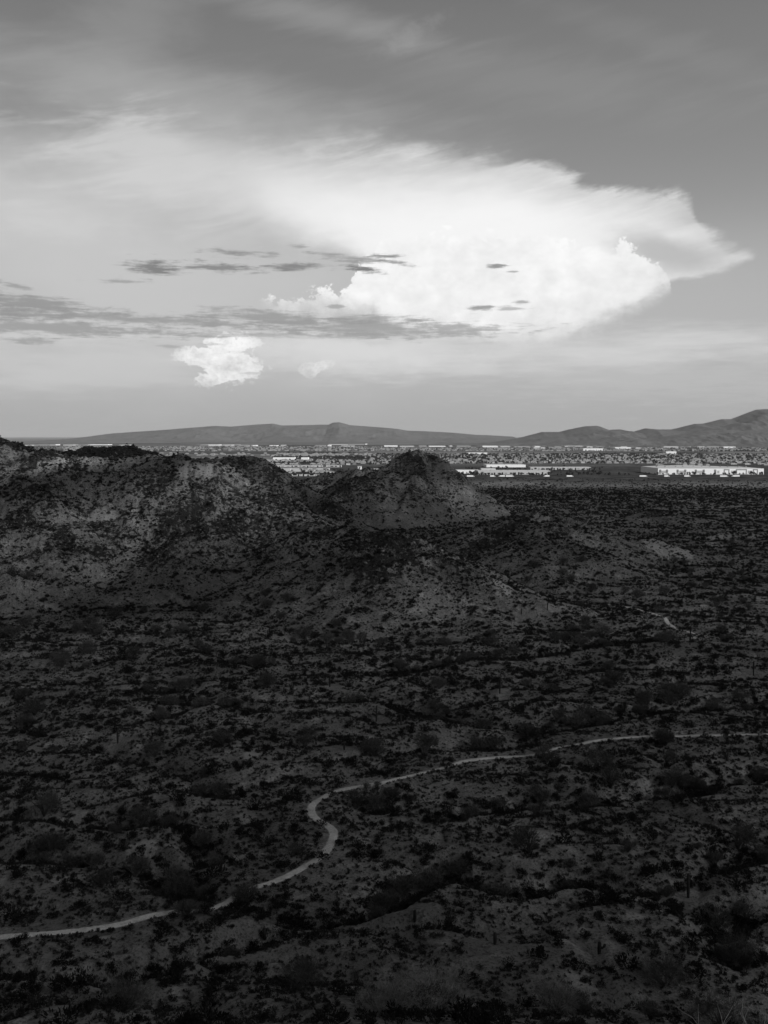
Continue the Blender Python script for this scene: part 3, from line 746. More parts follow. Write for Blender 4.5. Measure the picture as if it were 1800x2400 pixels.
LM = [(40, 2196, 'the left end of the winding trail'), (300, 2168, 'the long left leg of the trail'), (560, 2095, 'the trail where it leaves the gully'), (745, 2010, 'the broad lower bend of the trail'),
      (735, 1890, 'the tight upper bend of the trail'), (900, 1838, 'the short break in the trail'), (1150, 1779, 'the middle stretch of the trail'), (1440, 1732, 'the right stretch of the trail'), (1720, 1724, 'the right end of the trail'),
      (1613, 2105, 'the armless saguaro on the bank'), (345, 2025, 'the pale eroded bank'), (1010, 2350, 'the big twiggy bottom palo verde'), (1665, 2350, 'the bleached branches at bottom right'), (300, 2350, 'the feathery tree near the bottom left corner'),
      (1160, 2215, 'the small dark column cactus'), (972, 2165, 'the short saguaro stub'), (620, 2206, 'the small upright cactus'), (1171, 1625, 'the armed saguaro on the flats'), (882, 1692, 'the central two armed saguaro'), (276, 1743, 'the lone saguaro on the left'), (773, 1610, 'the saguaro left of centre'),
      (1766, 1585, 'the saguaro by the right edge'), (1617, 1500, 'the zigzag of the far trail'), (975, 1062, 'the cone shaped summit'), (850, 1120, 'the left shoulder of the cone hill'), (990, 1190, 'the foot of the cone hill'), (1270, 1200, 'the crest of the right middle hill'), (1150, 1262, 'the black shoulder of the right middle hill'),
      (900, 1265, 'the dark top of the low spur'), (1150, 1365, 'the tail of the low spur'), (545, 1078, 'the double topped hill'), (250, 1055, 'the dark ridge behind the left hill'), (60, 1090, 'the sunlit left crest'), (450, 1235, 'the dark rubble on the left hill'), (200, 1200, 'the sunlit left hillside'), (430, 1085, 'the craggy end of the left crest'), (640, 1170, 'the right shoulder of the left hill'),
      (300, 1450, 'the foot of the left hill'), (1540, 1200, 'the small dark rise at right'), (1640, 1850, 'the deep wash below the right trail'), (1300, 1950, 'the open bank right of the bends')]
LMP = np.array([(a, b) for a, b, _ in LM], float)
def zone_of(x, y, kind, med):
    sz, noun = kind; px, py = pixel(x, y, zat(x, y)); d = np.hypot((LMP[:, 0]-px), (LMP[:, 1]-py)*1.6); i = int(d.argmin()); ex, ey = px-LMP[i, 0], (py-LMP[i, 1])*1.6
    rel = ('left of' if ex < 0 else 'right of') if abs(ex) > abs(ey) else ('above' if ey < 0 else 'below')
    return '%s %s %s %s' % (sz[0] if med else sz[1], noun, rel, LM[i][2]), '%s near %s' % (noun.replace('bush', 'bushe') + 's', LM[i][2])
def place_kind(name, cat, protos, P, z, scl, n_ind, zones_, stuff_name, stuff_label, h=1.0):
    """largest-looking n_ind plants become objects of their own, the rest one stuff object"""
    vis = visible(P[:, 0], P[:, 1], z, h)
    size = scl/np.hypot(P[:, 0], P[:, 1])
    order = np.argsort(-(size*vis)); ind = order[:n_ind]; ind = ind[vis[ind]]
    rest = np.ones(len(P), bool); rest[ind] = False
    vid = rng.integers(0, len(protos), len(P)); rz = rng.uniform(0, 6.283, len(P))
    used = set(); md_ = np.median(scl[ind])
    for q in ind:
        k = int(vid[q]); o = protos[k] if k not in used else copy_tree(protos[k]); used.add(k)
        o.location = (P[q, 0], P[q, 1], z[q]); o.rotation_euler = (0, 0, rz[q]); o.scale = (scl[q],)*3
        lab, grp = zone_of(P[q, 0], P[q, 1], zones_, scl[q] > md_); tag(o, lab, cat, grp)
    for k in range(len(protos)):
        if k not in used:
            o = protos[k]; q = ind[0]; o.location = (P[q, 0]+2, P[q, 1], z[q]); lab, grp = zone_of(P[q, 0], P[q, 1], zones_, scl[q] > md_); tag(o, lab, cat, grp)
    if stuff_name and rest.any():
        instancer(stuff_name, P[rest], z[rest], scl[rest], rz[rest], vid[rest], protos, stuff_label, cat)

# creosote and low brush
cre = [shrub_mesh('creosote_bush', M['creosote'], 20+k, 300, 1.15, 1.15, .24, .10, .7, 8) for k in range(5)]
def cl(x, y):
    a = fbm(x/16, y/11, 3, 400); return np.clip(.50 + 1.9*a + 1.2*wat(x, y), .06, 1)
P = scatter(lambda D: .105+.09*min(1, max(0, (D-160)/250)) if D < 500 else .195*(500/D)**.9, 62, 2075, clump=cl)
P = P[(P[:, 1] < 1640 + 260*fbm(P[:, 0]/120, P[:, 1]/160, 4, 430)+rng.normal(0, 90, len(P))) | (rng.uniform(0, 1, len(P)) < .10)]; P = P[P[:, 1] < 2030]
z = H(P[:, 0], P[:, 1]); D = np.hypot(P[:, 0], P[:, 1])
scl = rng.lognormal(-.26, .38, len(P)).clip(.3, 1.9)*(1+.5*sstep(500, 1700, D))
def in_wash(n, pw):
    q = np.stack([rng.uniform(-180, 180, n), rng.uniform(95, 520, n)], 1); q = q[rng.uniform(0, 1, len(q)) < wat(q[:, 0], q[:, 1])**pw]
    return q[trail_d(q[:, 0], q[:, 1]) > 2]
q = in_wash(42000, 1.8); P = np.concatenate([P, q]); z = np.r_[z, H(q[:, 0], q[:, 1])]; scl = np.r_[scl, rng.uniform(.5, 1.3, len(q))]
place_kind('creosote_bush', 'bush', cre, P, z, scl, 300,
    (('big dark', 'small dark'), 'creosote bush'),
    'desert_shrubs', 'thousands of small dark bushes dotting the hills and flats', .8)
# small tufts
bur = [shrub_mesh('desert_tuft', M['bursage'], 40+k, 70, .42, .42, .18, .06, .5, 4) for k in range(3)]
P = scatter(lambda D: 1.2 if D < 300 else 1.2*(300/D)**1.7, 90, 900, clump=lambda x, y: np.clip(.6+1.3*fbm(x/7, y/6, 3, 410), .1, 1))
z = H(P[:, 0], P[:, 1]); scl = rng.lognormal(0, .3, len(P)).clip(.4, 2.2)
place_kind('desert_tuft', 'bush', bur, P, z, scl, 300,
    (('pale grey', 'tiny grey'), 'bursage tuft'),
    'desert_tufts', 'countless tiny grey tufts scattered over the soil', .4)
# palo verde / mesquite trees with feathery crowns
def palo(seed, h=3.2, rad=2.4, n=1500, bark='bark'):
    root = empty('palo_verde_tree', (0, 0, 0)); mb = MB(); r_ = random.Random(seed)
    tips = []
    for k in range(7):
        a = k*.9+r_.random(); q = r_.uniform(.5, .8)*rad
        p1 = (q*.3*math.cos(a), q*.3*math.sin(a), h*.28); p2 = (q*math.cos(a+.2), q*math.sin(a+.2), h*r_.uniform(.5, .8))
        mb.tube([(0, 0, -.3), p1, p2], [.12, .08, .025], 5)
        for j in range(3):
            b = a+r_.uniform(-.9, .9); p3 = (p2[0]+.5*math.cos(b), p2[1]+.5*math.sin(b), p2[2]+r_.uniform(.2, .7)); mb.tube([p1 if j == 2 else p2, p3], [.035, .012], 4)
    mb.build('trunk', M[bark], root)
    shrub_mesh('crown', M['paloverde'], seed, int(n*1.5), rad, h, .42, .06, .55, 16, root, .12, .45)
    return root
pv = [palo(60+k, 2.9+.4*k, 2.3+.25*k) for k in range(4)]
def wash(x, y):
    return np.clip(gully(x, y)*.6 + 1.3*wat(x, y) + fbm(x/70, y/26, 3, 420)*1.3 - .1, 0.03, 1)
P = scatter(lambda D: .009 if D < 450 else .009*(450/D)**.4, 110, 1750, clump=wash)
z = H(P[:, 0], P[:, 1], micro=False); D = np.hypot(P[:, 0], P[:, 1]); scl = rng.uniform(.55, 1.6, len(P))*(1-.25*sstep(500, 1200, D))*(.75+.25*sstep(150, 300, D))
_, _, up, _ = H(P[:, 0], P[:, 1], want=True, micro=False); keep = rng.uniform(0, 1, len(P)) > up*1.4; P, z, scl = P[keep], z[keep], scl[keep]
q = in_wash(2300, 2.0); P = np.concatenate([P, q]); z = np.r_[z, H(q[:, 0], q[:, 1])]; scl = np.r_[scl, rng.uniform(.5, 1.3, len(q))]
for bx_, by_, bs_ in ((858, 1850, .45), (885, 1846, .4), (590, 2098, .5), (560, 2112, .45), (430, 2142, .55), (470, 2140, .5), (1330, 1756, .4), (1520, 1736, .4), (1650, 1734, .45)):
    hx, hy, hz_ = hit(bx_, by_); P = np.concatenate([P, [[hx, hy]]]); z = np.r_[z, zat(hx, hy)]; scl = np.r_[scl, bs_]
px_, py_ = pixel(P[:, 0], P[:, 1], z+1.5); keep = np.ones(len(P), bool)
keep &= ~((trail_d(P[:, 0], P[:, 1]) < 5) & ((px_ < 330) | ((px_ > 610) & (px_ < 825)) | (px_ > 930)))
for q in SG: keep &= ~((np.abs(px_-q[0]) < 45) & (np.abs(py_-q[1]+q[2]/2) < 60))
P, z, scl = P[keep], z[keep], scl[keep]
place_kind('palo_verde_tree', 'tree', pv, P, z, scl, 300,
    (('broad feathery', 'small feathery'), 'palo verde'),
    'far_brush', 'feathery desert trees and brush thinning out over the far flats', 2)
# big twiggy trees just below the viewpoint
def twiggy(seed, h, rad, loc, label, pale=False, n=5200):
    px = seed
    root = empty('palo_verde_tree', loc, 0, label, 'tree'); mb = MB(); r_ = random.Random(seed)
    def grow(p, d, L, r, lv):
        pts = [p]; q = Vector(p); dd = Vector(d)
        for s in range(4):
            dd = (dd + Vector((r_.uniform(-.25, .25), r_.uniform(-.25, .25), r_.uniform(-.1, .2)))).normalized(); q = q + dd*L/4; pts.append(tuple(q))
        mb.tube(pts, [r*(1-.17*i) for i in range(5)], 5)
        if lv > 0:
            for k in range(3):
                v_ = (dd + Vector((r_.uniform(-.8, .8), r_.uniform(-.8, .8), r_.uniform(-.2, .6)))).normalized()
                grow(pts[2+(k % 3)], v_, L*.62, r*.5, lv-1)
    for k in range(6 if not pale else 3):
        a = k*1.05*(2 if pale else 1)+r_.random(); grow((0, 0, -.4), (math.cos(a)*(1.0 if pale else .75), math.sin(a)*.75, 1), h*.62, .085 if not pale else .07, 3 if not pale else 1)
    mb.build('trunk', M['palebark' if pale else 'bark'], root, True)
    shrub_mesh('crown', M['drytwig' if px < 1400 and px > 850 else 'paloverde' if not pale else 'creosote'], seed, n, rad if not pale else rad*.6, h*(.95 if not pale else .3), .45, .03, .35, 30, root, .1, .3)
    return root
for px, py, D_, h, rad, lab, pale in [
    (1010, 2420, 104, 5.2, 5.0, 'large twiggy palo verde rising from the bottom edge left of centre-right', False),
    (900, 2440, 100, 4.2, 4.2, 'twiggy palo verde at the bottom edge below the middle of the photo', False),
    (1300, 2430, 108, 3.6, 3.2, 'smaller twiggy palo verde at the bottom edge right of the large one', False),
    (1672, 2440, 98, 5.6, 2.6, 'dark tree with bare bleached branches in the bottom right corner', True),
    (1775, 2430, 100, 5.4, 3.2, 'bare branched pale tree cut by the right edge near the bottom corner', True),
    (1560, 2320, 118, 3.6, 3.6, 'dark bushy tree behind the bleached branches at lower right', False),
    (1690, 2380, 108, 4.0, 4.6, 'dark mass of brush just behind the bleached branches in the bottom right corner', False),
    (1740, 2230, 132, 4.2, 4.0, 'tall dark feathery tree at the right edge above the bleached branches', False),
    (300, 2400, 112, 3.4, 3.8, 'dark feathery tree at the bottom edge near the left corner', False),
    (720, 2330, 118, 3.4, 3.6, 'dark feathery tree at the bottom, left of the large twiggy palo verde', False)]:
    x = ray(px, py)[0]/ray(px, py)[1]*D_
    twiggy(px, h, rad, (x, D_, zat(x, D_)), lab, pale, 1500 if pale else 5200)

# ------------------------------------------------------------------ saguaros and chollas
def saguaro(loc, h, arms, label, seed=0):
    root = empty('saguaro_cactus', loc, 0, label, 'cactus'); r_ = random.Random(seed)
    def ribbed(mb, pts, r, n=16):
        pts = [Vector(p) for p in pts]; b0 = len(mb.v); m = len(pts)
        for i, p in enumerate(pts):
            d = (pts[min(i+1, m-1)]-pts[max(i-1, 0)]).normalized(); a = d.orthogonal().normalized(); b = d.cross(a)
            f = [.82, 1, 1.05, 1, .95, .75, .3][min(6, int(i/(m-1)*6.99))] if m > 4 else 1
            if i == m-1: f = .12
            for k in range(n):
                rr = r*f*(1 if k % 2 else .84); mb.v.append(tuple(p+(a*math.cos(2*math.pi*k/n)+b*math.sin(2*math.pi*k/n))*rr))
        for i in range(m-1):
            for k in range(n): mb.f.append((b0+i*n+k, b0+i*n+(k+1) % n, b0+(i+1)*n+(k+1) % n, b0+(i+1)*n+k))
        mb.f.append(tuple(b0+(m-1)*n+k for k in range(n)))
    lean = r_.uniform(-.03, .03)
    mb = MB(); ribbed(mb, [(lean*h*t, 0, -.3+(h+.3)*t) for t in (0, .15, .35, .55, .75, .9, .97, 1)], .27); mb.build('stem', M['saguaro'], root, True)
    for (t, side, L) in arms:
        s = side; mb = MB(); z0 = h*t
        ribbed(mb, [(lean*h*t+s*.1, 0, z0), (s*.45, 0, z0-.02), (s*.72, 0, z0+.15), (s*.8, 0, z0+.5), (s*.8, 0, z0+L*.7), (s*.78, 0, z0+L*.93), (s*.78, 0, z0+L)], .19)
        mb.build('arm', M['saguaro'], root, True)
    return root
for i, (px, py, hp, arms, lab) in enumerate(SG):
    x, y, z_ = hit(px, py); h = hp*y/F_PX; h = max(h, 1.8)
    saguaro((x, y, zat(x, y)), h, [(t, s, min(L, h*.32)) for t, s, L in arms], lab, i)

# ------------------------------------------------------------------ rocks
def rock_mesh(seed, mat):
    bm_v = []; r_ = np.random.default_rng(seed)
    import bmesh
    bm = bmesh.new(); bmesh.ops.create_icosphere(bm, subdivisions=2, radius=1)
    pl = r_.normal(size=(9, 3)); pl /= np.linalg.norm(pl, axis=1, keepdims=True); dd = r_.uniform(.5, .85, 9)
    for v_ in bm.verts:
        p = np.array(v_.co)
        for n_, d_2 in zip(pl, dd):
            t = p@n_-d_2
            if t > 0: p = p-n_*t
        v_.co = Vector(p*np.array([1, .8, .65]))
    me = bpy.data.meshes.new('boulder'); bm.to_mesh(me); bm.free(); me.materials.append(mat)
    o = bpy.data.objects.new('boulder', me); C.objects.link(o); return o
rk = [rock_mesh(80+k, M['rockdark']) for k in range(4)] + [rock_mesh(90, M['rocklight'])]
P = scatter(lambda D: .09 if D < 750 else .05, 380, 1200)
_, _, up, _ = H(P[:, 0], P[:, 1], want=True, micro=False); rz_ = zones(P[:, 0], P[:, 1], ROCKZ)
keep = rng.uniform(0, 1, len(P)) < np.clip(up*.30 + rz_*.9, 0, 1)*(up > .12); P = P[keep]
z = H(P[:, 0], P[:, 1]); scl = rng.lognormal(-.35, .45, len(P)).clip(.3, 2.6)
place_kind('boulder', 'rock', rk, P, z, scl, 300,
    (('large angular', 'smaller angular'), 'boulder'),
    'rubble', 'angular dark and pale rubble strewn over the rocky hillsides', .8)
# ------------------------------------------------------------------ the far plain: highway, warehouses, town
def paint(v, amp=.06):
    return lambda b: setc(b, noise(pos(), .15, 4)*amp + (v-amp*.5))
M['panel'] = material('painted_shade_panel', paint(.42)); M['white'] = material('white_wall_paint', paint(.80)); M['cream'] = material('pale_wall_paint', paint(.46)); M['greyw'] = material('grey_wall_panel', paint(.26))
M['roof'] = material('pale_roof', paint(.42, .1)); M['roof2'] = material('tile_roof', leaf_m(.08, .40)); M['housew'] = material('stucco', leaf_m(.25, .5))
M['glass'] = material('dark_glass', None, .02, .15, .5); M['asphalt'] = material('asphalt', paint(.12, .05)); M['gravel'] = material('pale_gravel', paint(.36, .16)); M['concrete'] = material('concrete', paint(.30, .1))
M['tyre'] = material('tyre_rubber', None, .02); M['treeleaf'] = material('town_tree_leaf', leaf_m(.025, .06)); M['metal'] = material('galvanised_metal', None, .3)
def gx(px, D_): return (px-900)/F_PX*D_
def ground_sheet(name, x0, x1, y0, y1, zz, mat, label, cat):
    mb = MB(); n = 40
    for i in range(n):
        a, b = x0+(x1-x0)*i/n, x0+(x1-x0)*(i+1)/n
        mb.poly([(a, y0, zz), (b, y0, zz), (b, y1, zz), (a, y1, zz)], [(0, 1, 2, 3)])
    o = mb.build(name, mat); return tag(o, label, cat, kind='structure')
HY = 2105
ground_sheet('road', -1500, 1700, HY-14, HY+14, .35, M['asphalt'], 'long straight highway crossing the plain in front of the warehouses', 'road')
ground_sheet('pavement', -1500, 1700, HY-58, HY-14.1, .30, M['gravel'], 'pale gravel shoulder along the near side of the highway', 'road')
ground_sheet('road', -300, 1700, 1900, 1938, .32, M['gravel'], 'narrow pale dirt track parallel to the highway, nearer the brush', 'road')
ground_sheet('pavement', gx(1000, 2000), gx(1180, 2000), 1970, 2040, .3, M['gravel'], 'bare pale lot right of the cone shaped hill beside the highway', 'lot')
ground_sheet('pavement', gx(1500, 2170), gx(1800, 2170), 2150, 2235, .3, M['concrete'], 'concrete truck yard in front of the long white warehouse', 'lot')
ground_sheet('pavement', gx(590, 2170), gx(850, 2170), 2140, 2185, .3, M['concrete'], 'pale paved lot by the highway left of the cone shaped hill', 'lot')
ground_sheet('pavement', gx(1050, 2170), gx(1400, 2170), 2150, 2190, .3, M['concrete'], 'pale parking lot in front of the middle warehouses', 'lot')
FLDS = [(560, 1400, 4950, 5600, .30, 'pale open field behind the dark row of trees, left of the cone shaped hill'), (1180, 1900, 4750, 5600, .13, 'wide dark grey field between two bands of houses on the right'),
        (950, 1200, 4750, 5300, .15, 'dark field just right of the cone shaped hill behind the near houses')]
for a, b, y0, y1, v_, lab in FLDS:
    ym = (y0+y1)/2; ground_sheet('field', gx(a, ym), gx(b, ym), y0, y1, .25, material('field_soil', (lambda vv: lambda b: setc(b, noise(pos(), .02, 5, .7)*vv*.8+vv*.6))(v_)), lab, 'field')

def warehouse(label, p0, p1, D_, depth, h, style=0, ridge=0.0, wall='white', group=None):
    x0, x1 = gx(p0, D_), gx(p1, D_); cx = (x0+x1)/2; w_ = x1-x0
    root = empty('warehouse', (cx, D_, 0), 0, label, 'warehouse', group); x0, x1 = -w_/2, w_/2
    mb = MB().box(x0, x1, 0, depth, -1, h); mb.build('wall', M[wall], root)
    n = 8; mb = MB(); zz = [h+.05+ridge*(1-abs(i/n*2-.8)) for i in range(n+1)]
    zz = [max(h+.05, q) for q in zz]
    for i in range(n):
        a, b = x0+.4+(w_-.8)*i/n, x0+.4+(w_-.8)*(i+1)/n
        mb.poly([(a, .4, zz[i]), (b, .4, zz[i+1]), (b, depth-.4, zz[i+1]), (a, depth-.4, zz[i]), (a, .4, h-.5), (b, .4, h-.5), (b, depth-.4, h-.5), (a, depth-.4, h-.5)],
                [(0, 1, 2, 3), (0, 4, 5, 1), (3, 2, 6, 7), (0, 3, 7, 4), (1, 5, 6, 2)])
    rf = mb.build('roof', M['roof'], root)
    if w_ > 40 and D_ < 3000:
        for k in range(int(w_/22)):
            ux = x0+10+k*22+random.uniform(-4, 4); MB().box(ux, ux+2.6, depth*.3, depth*.3+3, h+ridge*.4, h+ridge*.4+1.6+ridge*.4).build('vent', M['greyw'], rf)
    if style == 1:          # long white warehouse: stacked windows, recessed grey bays
        for f_ in (.02, .085, .185, .257, .357, .432, .54):
            c = x0+f_*w_
            for q in range(3):
                fr = MB().box(c-2.6, c+2.6, -.12, .02, 2.6+q*3.4, 5.0+q*3.4).build('window', M['glass'], root)
        for a, b in ((.03, .08), (.2, .25), (.37, .43), (.56, .58), (.69, .73), (.85, .89)):
            MB().box(x0+a*w_, x0+b*w_, -.10, .02, 3, 9.5).build('panel', M['panel'], root)  # facade shading painted as a darker panel colour
        for a, b in ((.62, .675), (.735, .84), (.895, .945)):
            MB().box(x0+a*w_, x0+b*w_, -.12, .02, 1, h-1.2).build('panel', M['greyw'], root)
            c0_, c1_ = x0+(a+.012)*w_, x0+(b-.012)*w_
            MB().box(c0_, c1_, -.24, -.125, 2, h-4).build('panel', M['white'], root)
        for f_ in np.linspace(.1, .5, 9):
            c = x0+f_*w_; MB().box(c-1.6, c+1.6, -.12, .02, 0, 3.2).build('door', M['greyw'], root)
        for f_ in (.965, .985):
            c = x0+f_*w_; MB().box(c-2, c+2, -.12, .02, 0, 5.4).build('door', M['glass'], root)
    elif style == 2:        # office block: window bands and dock doors
        for z0 in ([2.2, 6.6] if h > 8 else [2.2]):
            k = 0; a = x0+2
            while a < x1-8:
                L = random.uniform(5, 16)
                if random.random() < .72: MB().box(a, min(a+L, x1-2), -.12, .02, z0, z0+1.9).build('window', M['glass'], root)
                a += L+random.uniform(1.5, 5)
    elif style == 3:
        a = x0+3
        while a < x1-5:
            L = random.choice((3.5, 3.5, 6, 9)); hh_ = random.uniform(3.2, 6.4)
            MB().box(a, a+L, -.12, .02, 0 if L < 5 else 2, hh_).build('door' if L < 5 else 'window', M['glass' if random.random() < .7 else 'greyw'], root); a += L+random.uniform(2, 8)
    return root
warehouse('long white warehouse with stacked dark windows standing alone on the right', 1542, 1790, 2245, 150, 14.5, 1, 4.0)
warehouse('long pale warehouse with dark doors just right of the cone shaped hill', 1120, 1290, 2240, 60, 9.5, 3, wall='cream')
warehouse('taller white block at the left end of the middle warehouse row', 1128, 1162, 2290, 34, 13, 2, wall='cream')
warehouse('low white unit half hidden by the right flank of the cone shaped hill', 1060, 1124, 2300, 40, 9, 3)
warehouse('low white building right of and behind the middle warehouse row', 1243, 1385, 2560, 40, 7.5, 3, wall='cream')
warehouse('flat pale building behind the middle warehouse row', 1140, 1232, 2760, 90, 8, 0)
warehouse('small white building among the houses right of the cone shaped hill', 1096, 1142, 4700, 90, 9, 0)
warehouse('two storey white office with dark window bands left of the cone shaped hill', 672, 772, 2420, 25, 9, 2, wall='cream')
warehouse('long pale shed with doors behind the left office', 640, 800, 2760, 30, 6, 3, wall='cream')
warehouse('very long low white building just above the saddle left of the cone shaped hill', 672, 826, 2150, 14, 4.2, 3, wall='cream')
warehouse('pair-fronted white shed at the left foot of the cone shaped hill', 868, 905, 2400, 35, 8, 3)
warehouse('small white shed behind the slope of the double topped hill', 640, 680, 2380, 30, 10, 3, wall='cream')
warehouse('white sheds beyond the dark tree row, left part', 640, 690, 3650, 60, 9, 0)
warehouse('white sheds beyond the dark tree row, middle part', 706, 722, 3650, 60, 9, 0)
warehouse('isolated white building in the far right fields', 1366, 1412, 5900, 120, 14, 0)
warehouse('small white building at far right above the fields', 1560, 1584, 4900, 60, 12, 0)
t_ = MB(); tw_ = empty('tower', (gx(843, 2330), 2330, 0), 0, 'short square pale tower at the left foot of the cone shaped hill', 'tower')
MB().box(-5, 5, 0, 10, -1, 17).build('wall', M['white'], tw_); MB().box(-5.6, 5.6, -.6, 10.6, 17.003, 18.2).build('roof', M['greyw'], tw_); MB().box(-2, 2, -.1, .02, 12, 15).build('window', M['glass'], tw_)
far = [(900, 1000, 8100), (1005, 1060, 8000), (1070, 1110, 8100), (1130, 1195, 7700), (1205, 1290, 7600), (1300, 1420, 7700), (1428, 1520, 7500), (1530, 1590, 7400), (1596, 1650, 7350), (1655, 1722, 7300),
       (60, 130, 9000), (150, 260, 9200), (280, 300, 8600), (470, 560, 9000), (632, 668, 8300), (738, 775, 8500), (770, 860, 9800), (800, 830, 7900), (560, 600, 8700), (1250, 1300, 6900), (1440, 1500, 6800)]
pn = ['left horizon above the dark ridge', 'gap between the left hill and the cone shaped hill', 'skyline right of the cone shaped hill', 'far right below the right hand mountains']
split = []
for a, b, D_ in far:
    q = a
    while q < b-4:
        L = random.uniform(12, 46); split.append((q, min(q+L, b), D_+random.uniform(-250, 250))); q += L+random.uniform(2, 12)
far = split
for i, (a, b, D_) in enumerate(far):
    m_ = (a+b)/2; zn = 0 if m_ < 500 else 1 if m_ < 900 else 2 if m_ < 1420 else 3
    warehouse('distant low pale warehouse on the %s' % pn[zn], a, b, D_, 160, random.uniform(8, 13), 0, wall=('white', 'cream', 'greyw')[i*7 % 3], group='distant warehouses on the %s' % pn[zn])

# trucks on the highway
def truck(x, y, L, label, rig=True, d=1):
    root = empty('lorry', (x, y, .35), 0 if d > 0 else math.pi, label, 'truck')
    MB().box(-L/2, L/2-3.2, -1.3, 1.3, 1.15, 4.2).build('trailer', M['white'], root)
    MB().poly([(L/2-2.9, -1.25, .9), (L/2, -1.25, .9), (L/2, -1.25, 2.0), (L/2-.9, -1.25, 3.3), (L/2-2.9, -1.25, 3.6),
               (L/2-2.9, 1.25, .9), (L/2, 1.25, .9), (L/2, 1.25, 2.0), (L/2-.9, 1.25, 3.3), (L/2-2.9, 1.25, 3.6)],
              [(0, 1, 2, 3, 4), (9, 8, 7, 6, 5), (0, 5, 6, 1), (1, 6, 7, 2), (2, 7, 8, 3), (3, 8, 9, 4), (4, 9, 5, 0)]).build('cab', M['cream'], root)
    for wx in (-L/2+1.2, -L/2+2.5, L/2-4.2, L/2-1.2):
        for sy in (-1.2, 1.2):
            MB().tube([(wx, sy-.15, .5), (wx, sy+.15, .5)], .5, 10).build('wheel', M['tyre'], root)
for px, L, dyy, lab, d in [(1508, 17, -6, 'white lorry on the highway left of the long white warehouse', 1), (1563, 12, -6, 'short white lorry below the left end of the long white warehouse', 1), (1611, 14, -6, 'white lorry below the left half of the long white warehouse', 1),
                      (1697, 18, -10, 'left one of two close white lorries below the right half of the long warehouse', 1), (1724, 18, -2, 'right one of two close white lorries below the right half of the long warehouse', -1), (1336, 15, -6, 'white lorry alone on the highway between the two warehouse sites', 1),
                      (1281, 13, -2, 'white lorry at the right end of the middle warehouse row', -1), (1195, 18, -8, 'white lorry passing the middle of the pale warehouse row', 1), (1176, 14, -2, 'white lorry close behind another before the pale warehouse row', -1), (1155, 12, -6, 'small white lorry before the taller white block', 1), (1103, 17, -6, 'white lorry near the right foot of the cone shaped hill', 1)]:
    truck(gx(px, HY+dyy), HY+dyy, L, lab, d=d)
# utility poles
for px, D_, h, lab in [(705, 2050, 24, 'utility pole left of the cone shaped hill by the pale lot'), (636, 1900, 22, 'utility pole beside the slope of the double topped hill'), (1310, 2330, 20, 'dark pole with a thick head behind the middle warehouses'), (1598, 2130, 9, 'short pole by the highway before the long white warehouse')]:
    r0 = empty('utility_pole', (gx(px, D_), D_, 0), 0, lab, 'pole'); MB().tube([(0, 0, -1), (0, 0, h)], [.5, .35], 6).build('post', M['bark'], r0); MB().box(-2.2, 2.2, -.2, .2, h-2, h-1.5).build('crossarm', M['bark'], r0)

# houses of the town
def house_proto(wd, dp, h, seed):
    mb = MB().box(-wd/2, wd/2, -dp/2, dp/2, -.5, h); b = len(mb.v)
    e = .8; mb2 = MB().poly([(-wd/2-e, -dp/2-e, h+.02), (wd/2+e, -dp/2-e, h+.02), (wd/2+e, dp/2+e, h+.02), (-wd/2-e, dp/2+e, h+.02), (-wd/2+dp*.35, 0, h+2.4), (wd/2-dp*.35, 0, h+2.4)],
                            [(3, 2, 1, 0), (0, 1, 5, 4), (1, 2, 5), (2, 3, 4, 5), (3, 0, 4)])
    root = empty('house', (0, 0, 0))
    mb.build('wall', M['housew'], root); mb2.build('roof', M['roof2'], root)
    for k in range(3):
        c = -wd*.3+k*wd*.3; MB().box(c-1.1, c+1.1, -dp/2-.08, -dp/2+.02, 1.0, 2.4).build('window', M['glass'], root)
    return root
def joined(root, name):
    """one-mesh version of a thing for the stuff scatter"""
    V = []; Fi = []; ct = []; mi = []; ms_ = []
    for ch in root.children:
        b = len(V); V += [tuple(v_.co) for v_ in ch.data.vertices]; ms_.append(ch.data.materials[0])
        for p_ in ch.data.polygons: Fi += [b+i for i in p_.vertices]; ct.append(len(p_.vertices)); mi.append(len(ms_)-1)
    return V, Fi, ct, mi, ms_
hp = [house_proto(17, 12, 3.4, 1), house_proto(13, 15, 5.6, 2), house_proto(22, 12, 3.2, 3)]
def town(px0, px1, y0, y1, n, row=46):
    out = []
    for _ in range(n):
        y = rng.uniform(y0, y1); y = round(y/row)*row + rng.normal(0, 2.5); px = rng.uniform(px0, px1)
        out.append((round(gx(px, y)/23)*23+rng.normal(0, 1.5), y))
    return out
HP = []
HP += town(1010, 1800, 3150, 4650, 1500) + town(870, 1120, 3300, 4700, 260) + town(560, 900, 3000, 3550, 160) + town(640, 900, 3900, 4900, 260)
HP += town(880, 1800, 5700, 7200, 650, 70) + town(150, 900, 5700, 8200, 900, 90) + town(60, 900, 4300, 5000, 120) + town(1540, 1800, 2900, 3100, 16) + town(640, 860, 2240, 2400, 14)
HP = np.array(HP); _, ui = np.unique(np.round(HP/14), axis=0, return_index=True); HP = HP[ui]
gap_ = fbm(HP[:, 0]/220, HP[:, 1]/260, 3, 500); HP = HP[gap_ > -.22]
order = np.argsort(HP[:, 1]); vis_ = visible(HP[:, 0]*.35, HP[:, 1]*.35, 0*HP[:, 0]+CAMZ*.65, 0); HP = HP[order]
rzH = rng.choice([0, math.pi/2, math.pi, .3], len(HP)) + rng.normal(0, .05, len(HP)); vh = rng.integers(0, 3, len(HP))
